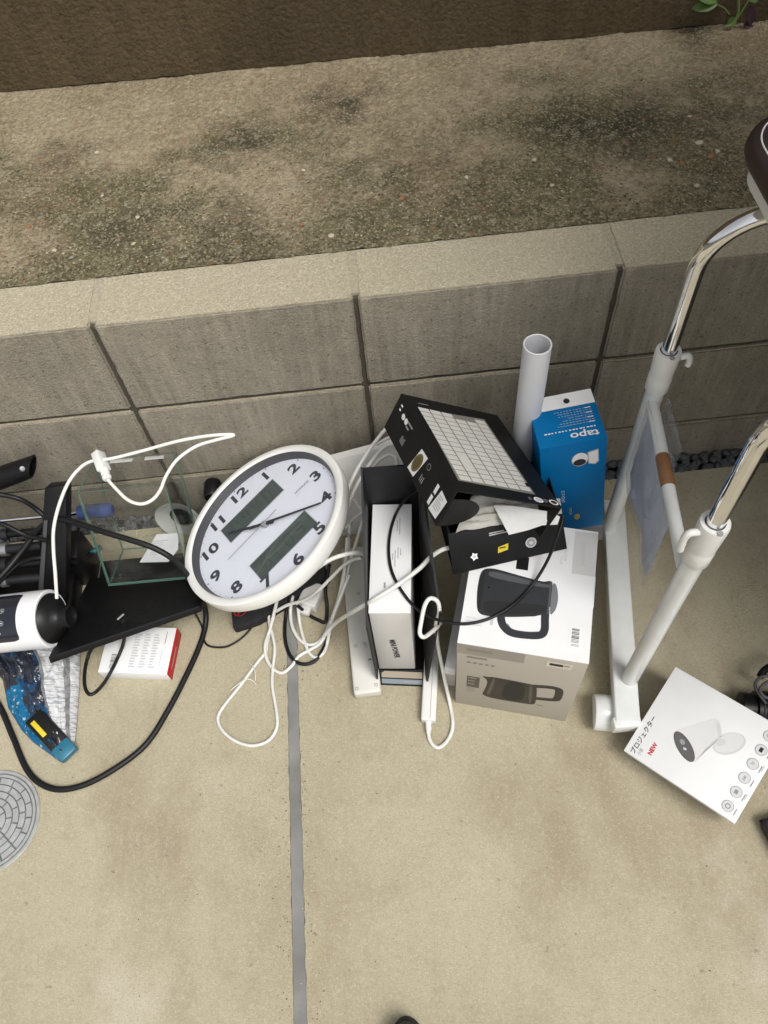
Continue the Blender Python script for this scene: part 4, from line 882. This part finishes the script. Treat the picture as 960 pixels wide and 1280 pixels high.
o = MB().tube([at(428, 662, z=.13), at(436, 668, z=.135), at(440, 676, z=.13)], .0016, 8).build('twist_tie', INKG, smooth=True); tag(o, 'grey twist tie on the cables between the clock and the black box', 'twist tie')
cable('twist_tie', [(312, 829, .006), (317, 834, .009), (319, 842, .009), (319, 851, .004)], .0009, CABLEW, 'upper thin white wire tie on the looped cord', 'wire tie')
cable('twist_tie', [(288, 863, .006), (298, 855, .010), (308, 849, .012), (316, 851, .008), (320, 856, .004)], .0009, CABLEW, 'lower thin white wire tie curling off the looped cord', 'wire tie')
# thin black cord over the boxes
cable('thin_black_cable', [(552, 596, .33), (530, 608, .30), (510, 621, .275), (496, 640, .258), (488, 665, .253), (486, 690, .2515), (490, 715, .2515), (503, 740, .2515), (520, 760, .25), (540, 772, .255), (560, 778, .262), (585, 779.5, .264), (612, 773, .264), (640, 757, .264), (664, 733, .265), (682, 705, .285), (694, 678, .315), (702, 655, .33), (704, 645, .335)], .0024, CABLEK, 'thin black cord draped over the white carton and the kettle carton')

# ------------------------------------------------------------------ wheeled stand
t = thing('wheeled_stand', 'white tubular wheeled stand with two chrome telescopic posts', 'stand')
e0, e1 = V((.4335, -.135, 0)), V((.3565, -.549, 0)); d = (e1-e0).normalized(); M = axisM(e0, d); Lb = (e1-e0).length
MB().box(-.0195, .0195, .042, .070, 0, Lb, M=Matrix(M)).build('base_bar', STEEL, t, bevel=.003, segs=3) if abs((M.to_3x3() @ V((0, 1, 0))).z-1) < .1 else MB().box(-.0195, .0195, -.070, -.042, 0, Lb, M=M).build('base_bar', STEEL, t, bevel=.003, segs=3)
MB().box(e1.x-.022, e1.x+.022, e1.y-.006, e1.y+.012, .038, .068).build('end_cap', PLASW, t, bevel=.003)
sd_ = V((d.y, -d.x, 0)); sd_ = -sd_ if sd_.x > 0 else sd_
for c in (e1-d*.028+sd_*.030, e0+d*.03+sd_*.030):
    p = V((c.x, c.y, .0268)); wh = MB().lathe([(.010, -.014), (.022, -.0135), (.0262, -.010), (.0268, 0), (.0262, .010), (.022, .0135), (.010, .014)], 32, axisM(p, sd_)).build('castor', PLASW, t, smooth=True)
    hood = MB(); vs = []
    fw = d; 
    for s in (-.0165, .0165):
        for i in range(13): a = RAD(-15+205*i/12); vs.append(p+sd_*s+fw*(.0295*cos(a))+V((0, 0, .0295*sin(a))))
    hood.add(vs, [(i, i+1, i+14, i+13) for i in range(12)]+[tuple(range(12, -1, -1)), tuple(range(13, 26))]).build('hood', STEEL, wh, bevel=.002)
B1, B2 = V((.412, -.191, .07)), V((.3765, -.478, .07))
for b, ct, cb in ((B1, .524, .446), (B2, .556, .470)):
    MB().lathe([(.0132, 0), (.0132, cb-.06)], 32, Matrix.Translation(b)).build('post', STEEL, t, smooth=True)
    MB().lathe([(.0145, 0), (.0163, .003), (.0165, .028), (.0156, .031), (.0160, .035), (.0176, ct-cb-.004), (.0165, ct-cb), (.0118, ct-cb), (.0112, ct-cb-.006)], 32, Matrix.Translation((b.x, b.y, cb)), cap=False).build('collar', PLASW, t, smooth=True)
    s = 1 if b is B1 else -1
    lv = MB().tube(spline([V((b.x+s*.017, b.y-.004, ct-.012)), V((b.x+s*.027, b.y-.005, ct-.010)), V((b.x+s*.031, b.y-.005, ct-.020)), V((b.x+s*.030, b.y-.006, ct-.045 if s < 0 else ct-.028))], 5), .0045, 10).build('clamp_lever', PLASW, t, smooth=True)
    MB().lathe([(.0035, 0), (.0035, .0015), (.0005, .0015)], 12, Matrix.Translation((b.x, b.y-.0155, ct)), cap=False).build('clamp_screw', INKG, t)
    zb = .665 if b is B1 else .70; rb = .075; pts = [V((b.x, b.y, ct-.02)), V((b.x, b.y, (ct+zb)/2)), V((b.x, b.y, zb))]
    for i in range(1, 13): a = pi/2*i/12; pts.append(V((b.x+rb*(1-cos(a)), b.y-.012*(i/12), zb+rb*sin(a))))
    pts.append(V((b.x+.34, b.y-.02, zb+rb))); MB().tube(pts, .0105, 24).build('chrome_tube', CHROME, t, smooth=True)
x1, x2 = V((B1.x-.003, B1.y-.008, .425)), V((B2.x-.004, B2.y+.008, .440))
MB().tube([x1, x1.lerp(x2, .5), x2], .0088, 24).build('cross_bar', STEEL, t, smooth=True)
MB().tube([x1.lerp(x2, .36), x1.lerp(x2, .37), x1.lerp(x2, .545), x1.lerp(x2, .555)], [.0089, .0096, .0096, .0089], 24).build('tape_wrap', mat('brown_tape', (.25, .125, .055), .45, var=.2, vscale=50), t, smooth=True)
# sheet in a clear sleeve hanging from the cross bar
t = thing('hanging_sheet', 'pale blue printed sheet in a clear plastic sleeve hanging from the cross bar', 'sheet')
q0, q1, q2, q3 = V((.4045, -.205, .425)), V((.3835, -.390, .430)), V((.383, -.395, .262)), V((.399, -.222, .285))
def wavy(a, b, c, dd, amp, name, m, th=.0006, off=V((0, 0, 0))):
    NU, NV = 14, 14; vs = []
    for j in range(NV+1):
        for i in range(NU+1):
            s, r = i/NU, j/NV; p = a.lerp(b, s).lerp(dd.lerp(c, s), r)+off; p.x += amp*noise.noise((s*2.6, r*3, 3))*r*2+amp*.3*noise.noise((s*8, r*7, 9)); vs.append(p)
    fs = [(j*(NU+1)+i, j*(NU+1)+i+1, (j+1)*(NU+1)+i+1, (j+1)*(NU+1)+i) for j in range(NV) for i in range(NU)]; k = len(vs)
    return MB().add(vs+[p+V((th, 0, 0)) for p in vs], fs+[tuple(x+k for x in reversed(f)) for f in fs]).build(name, m, t, smooth=True)
g = G('printed_paper', .6); k = g.mix(g.noise(1, .5, .62, 4, vec=g.map((60, 30, 12))), (.66, .70, .80), (.54, .58, .70)); g.done(k); M_PP = g.m
wavy(q0, q1, q2, q3, .004, 'paper', M_PP)
def film(name, a, tint):
    mt = bpy.data.materials.new(name); mt.use_nodes = True; n, l = mt.node_tree.nodes, mt.node_tree.links; n.remove(n['Principled BSDF'])
    tr = n.new('ShaderNodeBsdfTransparent'); df = n.new('ShaderNodeBsdfPrincipled'); df.inputs['Base Color'].default_value = (*tint, 1); df.inputs['Roughness'].default_value = .2; mx = n.new('ShaderNodeMixShader'); mx.inputs[0].default_value = a
    tc = n.new('ShaderNodeTexCoord'); nz = n.new('ShaderNodeTexNoise'); nz.inputs['Scale'].default_value = 60; l.new(tc.outputs['Object'], nz.inputs['Vector']); bp = n.new('ShaderNodeBump'); bp.inputs['Distance'].default_value = .004; l.new(nz.outputs[0], bp.inputs['Height']); l.new(bp.outputs[0], df.inputs['Normal'])
    l.new(tr.outputs[0], mx.inputs[1]); l.new(df.outputs[0], mx.inputs[2]); l.new(mx.outputs[0], n['Material Output'].inputs[0]); return mt
FILM = film('clear_film', .22, (.6, .6, .6))
wavy(q0+V((0, .006, .01)), q1+V((0, -.006, .01)), q2+V((0, -.008, -.014)), q3+V((0, .008, -.012)), .004, 'sleeve', FILM, off=V((-.003, 0, 0)))
wavy(V((.418, -.196, .44)), V((.408, -.30, .445)), V((.412, -.29, .36)), V((.420, -.20, .36)), .01, 'sleeve', FILM, off=V((.010, 0, 0)))
pr = Print(V((.3858, -.325, .34)), V((.10, -1, 0)).normalized(), V((0, 0, 1))); pr.ring(0, 0, .017, .0012, INKG, 1, 4, 1.1); pr.build('printed_frame', t)
# brown padded seat
t = thing('padded_seat', 'dark brown leather pad with white stitching on top of the wheeled stand', 'seat', (.608, -.335, .80), (0, 0, 0))
def rr(x0, x1, y0, y1, r, n=10):
    out = []
    for cx, cy, a0 in ((x1-r, y0+r, -90), (x1-r, y1-r, 0), (x0+r, y1-r, 90), (x0+r, y0+r, 180)):
        for i in range(n+1): a = RAD(a0+90*i/n); out.append((cx+r*cos(a), cy+r*sin(a)))
    return out
def stack(layers, name, m):
    vs, fs = [], []
    for ins, z in layers:
        for p in rr(-.190+ins, .22-ins, -.21+ins, .195-ins, max(.07-ins, .01)): vs.append((p[0], p[1], z))
    k = len(vs)//len(layers)
    for j in range(len(layers)-1):
        for i in range(k): fs.append((j*k+i, j*k+(i+1) % k, (j+1)*k+(i+1) % k, (j+1)*k+i))
    fs += [tuple(range(k-1, -1, -1)), tuple(range((len(layers)-1)*k, len(layers)*k))]
    return MB().add(vs, fs).build(name, m, t, smooth=True)
LEA = mat('brown_leather', (.035, .021, .019), .45, var=.25, vscale=30, bump=.25, bscale=400)
stack([(.012, .0), (.004, .003), (0, .012), (.002, .021), (.008, .026), (.013, .0265), (.02, .029), (.05, .033)], 'cushion', LEA)
stack([(.016, -.024), (.013, -.021), (.013, -.001), (.016, .001)], 'seat_board', mat('white_board_paint', (.66, .66, .64), .4))
stp = rr(-.190+.0125, .22-.0125, -.21+.0125, .195-.0125, .0575, 24); mb = MB(); per = [V((p[0], p[1], .0268)) for p in stp]; per += per[:1]; acc = 0; cur = None
dense = []
for a, b in zip(per, per[1:]):
    nseg = max(1, int((b-a).length/.0055))
    for i in range(nseg): dense.append((a.lerp(b, (i+.12)/nseg), a.lerp(b, (i+.88)/nseg)))
for a, b in dense:
    if (b-a).length > .0008: mb.tube([a, b], .0009, 6)
mb.build('stitching', INKW, t)

# ------------------------------------------------------------------ projector box
t = thing('projector_box', 'white projector carton with a printed camera-shaped projector tilted beside the stand', 'box', (.4735, -.5891, .039), (17.2, -8.9, -45.4))
hx, hy, hz = .090, .0782, .05
MB().box(-hx, hx, -hy, hy, 0, .034).build('carton', WHITE, t, bevel=.001); MB().box(-hx-.0006, hx+.0006, -hy-.0006, hy+.0006, .0342, hz).build('lid', WHITE, t, bevel=.001)
pr = Print((0, 0, hz), (1, 0, 0), (0, 1, 0))
PB1 = mat('projector_print', (.68, .675, .67), .5); PB2 = mat('projector_print_shade', (.60, .595, .595), .5); PB3 = mat('projector_lens_print', (.06, .055, .055), .5)
pr.poly([(-.040, -.006), (-.028, .010), (-.004, .0395), (.004, .0395), (.014, .028), (.016, .016), (.010, .006), (.004, -.034), (-.004, -.040)], PB1, 0)
pr.poly([(.004, -.034), (.010, .006), (.016, .016), (.012, .003), (.007, -.010)], PB2, 1)
pr.disc(.031, .0175, .0245, PB2, 0, ry=.0150, a=.95); pr.disc(.0295, .0180, .0225, PB1, 1, ry=.0132, a=.95); pr.disc(.020, .012, .008, PB2, 2, ry=.005, a=.9)
pr.poly([(.000, .036), (.006, .036), (.018, .020), (.014, .018)], PB2, 1)
a = math.atan2(-.0347+.0099, .0013+.0396); pr.disc(-.0195, -.0225, .0245, PB3, 2, ry=.0105, a=a).disc(-.0195, -.0225, .0235, mat('projector_lens_print2', (.10, .095, .095), .5), 3, ry=.0096, a=a).disc(-.025, -.018, .0045, INKG, 4, ry=.0035, a=a).disc(-.017, -.025, .0028, INKL, 4, ry=.002)
pr.part('projector_picture', t)
pr.text('\u30d7\u30ed\u30b8\u30a7\u30af\u30bf\u30fc', -.0775, -.041, .0098, INK, 90, 1, 1, .0001); pr.text('\u5c0f\u578b', -.0685, -.066, .006, INKG, 90, 1)
pr.text('NEW', -.0555, -.052, .0088, RED, 90, 1, 1, .0004)
pr.part('lettering', t)
for i in range(6):
    y = -.0625+.0242*i; pr.ring(.0715, y, .0084, .0007, INKG, 1); pr.disc(.0715, y, .0076, mat('icon_fill', (.64, .64, .65), .5), 1)
    if i == 0: pr.ring(.0715, y, .0036, .0008, INK, 2)
    elif i == 1: pr.rect(.069, .074, y-.003, y+.003, INKG, 2)
    elif i == 2: pr.text('2.81', .0715, y, .0048, INK, 90, 2)
    elif i == 3: pr.bars(.069, .074, y-.0025, y+.0025, 2, INKG, l=2)
    elif i == 4: pr.rect(.069, .074, y-.0036, y+.0036, INK, 2)
    else: pr.ring(.0715, y, .0034, .0008, INKG, 2)
    pr.rect(.0830, .0842, y-.007, y+.004, INKG, 1)
    if i % 2: pr.rect(.0852, .0862, y-.004, y+.006, INKL, 1)
    pr.part('icon', t)
# ---- black things at the right edge
t = thing('black_lens_barrel', 'black ribbed cylindrical device lying beside the white projector carton', 'device')
p = at(923, 884, z=.028); d = V((1, -.22, 0)).normalized(); M = axisM(V((p.x, p.y, .030)), d)
MB().lathe([(.020, 0), (.024, .002), (.024, .018), (.0225, .019), (.0225, .023), (.0285, .024), (.0285, .10), (.026, .104), (.026, .17)], 40, M).build('barrel', BLACK, t, smooth=True)
for k in range(14): MB().lathe([(.0288, .03+k*.005), (.0295, .0305+k*.005), (.0295, .0325+k*.005), (.0288, .033+k*.005)], 40, M, cap=False).build('grip_ring', DARK, t)
cable('grey_cable', [(958, 880, .062), (948, 866, .064), (944, 855, .064), (952, 846, .064), (966, 846, .064), (978, 856, .064), (975, 870, .064), (958, 872, .066), (950, 862, .068), (960, 852, .07), (975, 852, .07)], .0026, mat('dark_grey_cable', (.07, .07, .072), .5), 'dark grey cord coiled on top of the black cylindrical device')
o = MB().tube(spline([at(950, 846, z=.05), at(958, 836, z=.052), at(985, 822, z=.05)], 6), .006, 12).build('black_strap', BLACK, smooth=True); tag(o, 'black strap lying behind the black cylindrical device', 'strap')
t = thing('black_case', 'small dark rounded case on the paving near the projector carton', 'case', at(976, 1052, z=0), (0, 0, 10))
MB().box(-.022, .06, -.04, .035, 0, .03).build('body', mat('aubergine_case', (.02, .013, .018), .5, var=.3), t, bevel=.010, segs=4); MB().box(-.0222, .0602, -.0402, .0352, .0145, .0165).build('seam', BLACK, t, bevel=.0003)
# ---- toe of a black shoe
t = thing('shoe', 'rounded toe of a black shoe on the paving at the joint-side foreground', 'shoe', (-.036, -.9135, 0), (0, 0, 3))
def foot(h0, h1, sc, name, m):
    lay = [(h0, .96), (h0+(h1-h0)*.15, 1), (h0+(h1-h0)*.6, .97), (h0+(h1-h0)*.88, .80), (h1, .45)]; vs, fs = [], []; n = 40
    for z, s in lay:
        for i in range(n):
            a = 2*pi*i/n; x, y = cos(a), sin(a); wx = .046*(1 if y > 0 else 1-.25*abs(y)); vs.append((wx*x*s*sc, (-.140+.140*y*(.2+.8*s if y > 0 else s))+(sc-1)*.14*y, z+(.03*max(0, -y) if name == 'upper' and z > .03 else 0)))
    for j in range(4):
        for i in range(n): fs.append((j*n+i, j*n+(i+1) % n, (j+1)*n+(i+1) % n, (j+1)*n+i))
    fs += [tuple(range(n-1, -1, -1)), tuple(range(4*n, 5*n))]; MB().add(vs, fs).build(name, m, t, smooth=True)
foot(.012, .062, 1, 'upper', mat('shoe_mesh', (.014, .014, .017), .7, var=.3, vscale=150, bump=.4, bscale=600)); foot(0, .018, 1.04, 'sole', mat('shoe_sole', (.02, .02, .021), .7))

# prints and fittings belong to the part they sit on
OWN = {'kettle_box': [(('kettle_picture', 'brand_patch', 'barcode_label', 'black_patch', 'small_print', 'capacity_patch', 'brand_band', 'sticker', 'tab'), 'carton')],
       'keyboard_box': [(('lettering', 'emblem', 'yellow_mark', 'round_mark'), 'front_panel'), (('keyboard_picture', 'lid_print', 'gold_sticker', 'barcode_sticker', 'white_sticker', 'certification_mark', 'side_lettering', 'tuck_flap'), 'lid')],
       'projector_box': [(('projector_picture', 'lettering', 'icon'), 'lid')], 'camera_box': [(('white_strip', 'lettering', 'top_print', 'camera_picture', 'front_print'), 'carton')],
       'red_white_box': [(('barcode', 'small_print', 'top_print', 'red_end', 'grey_line', 'red_line'), 'carton')], 'white_carton': [(('small_print', 'dot', 'top_print', 'front_print'), 'carton')],
       'wall_clock': [(('dial_print', 'hour_hand', 'minute_hand', 'second_hand', 'hand_boss'), 'dial')], 'white_device': [(('button',), 'control_panel')],
       'power_strip': [(('screw_hole', 'marking'), 'body')], 'padded_seat': [(('stitching',), 'cushion')], 'open_black_box': [(('label',), 'front_lip')], 'black_lens_barrel': [(('grip_ring',), 'barrel')],
       'power_adapter': [(('seam', 'strain_relief'), 'body')], 'slim_box': [(('end_label',), 'carton')], 'black_pouch': [(('emblem',), 'body')], 'shade_blocker': [(('panel',), 'wall')]}
for tn, rules in OWN.items():
    root = bpy.data.objects[tn]
    for names, owner in rules:
        ow = [c for c in root.children if c.name.split('.')[0] == owner][0]
        for c in [c for c in root.children if c.name.split('.')[0] in names]: c.parent = ow
root = bpy.data.objects['wheeled_stand']; cols = [c for c in root.children if c.name.split('.')[0] == 'collar']; bpy.context.view_layer.update()
for c in [c for c in root.children if c.name.split('.')[0] in ('clamp_lever', 'clamp_screw')]:
    p = c.data.vertices[0].co; c.parent = min(cols, key=lambda k: (k.data.vertices[0].co-p).length)
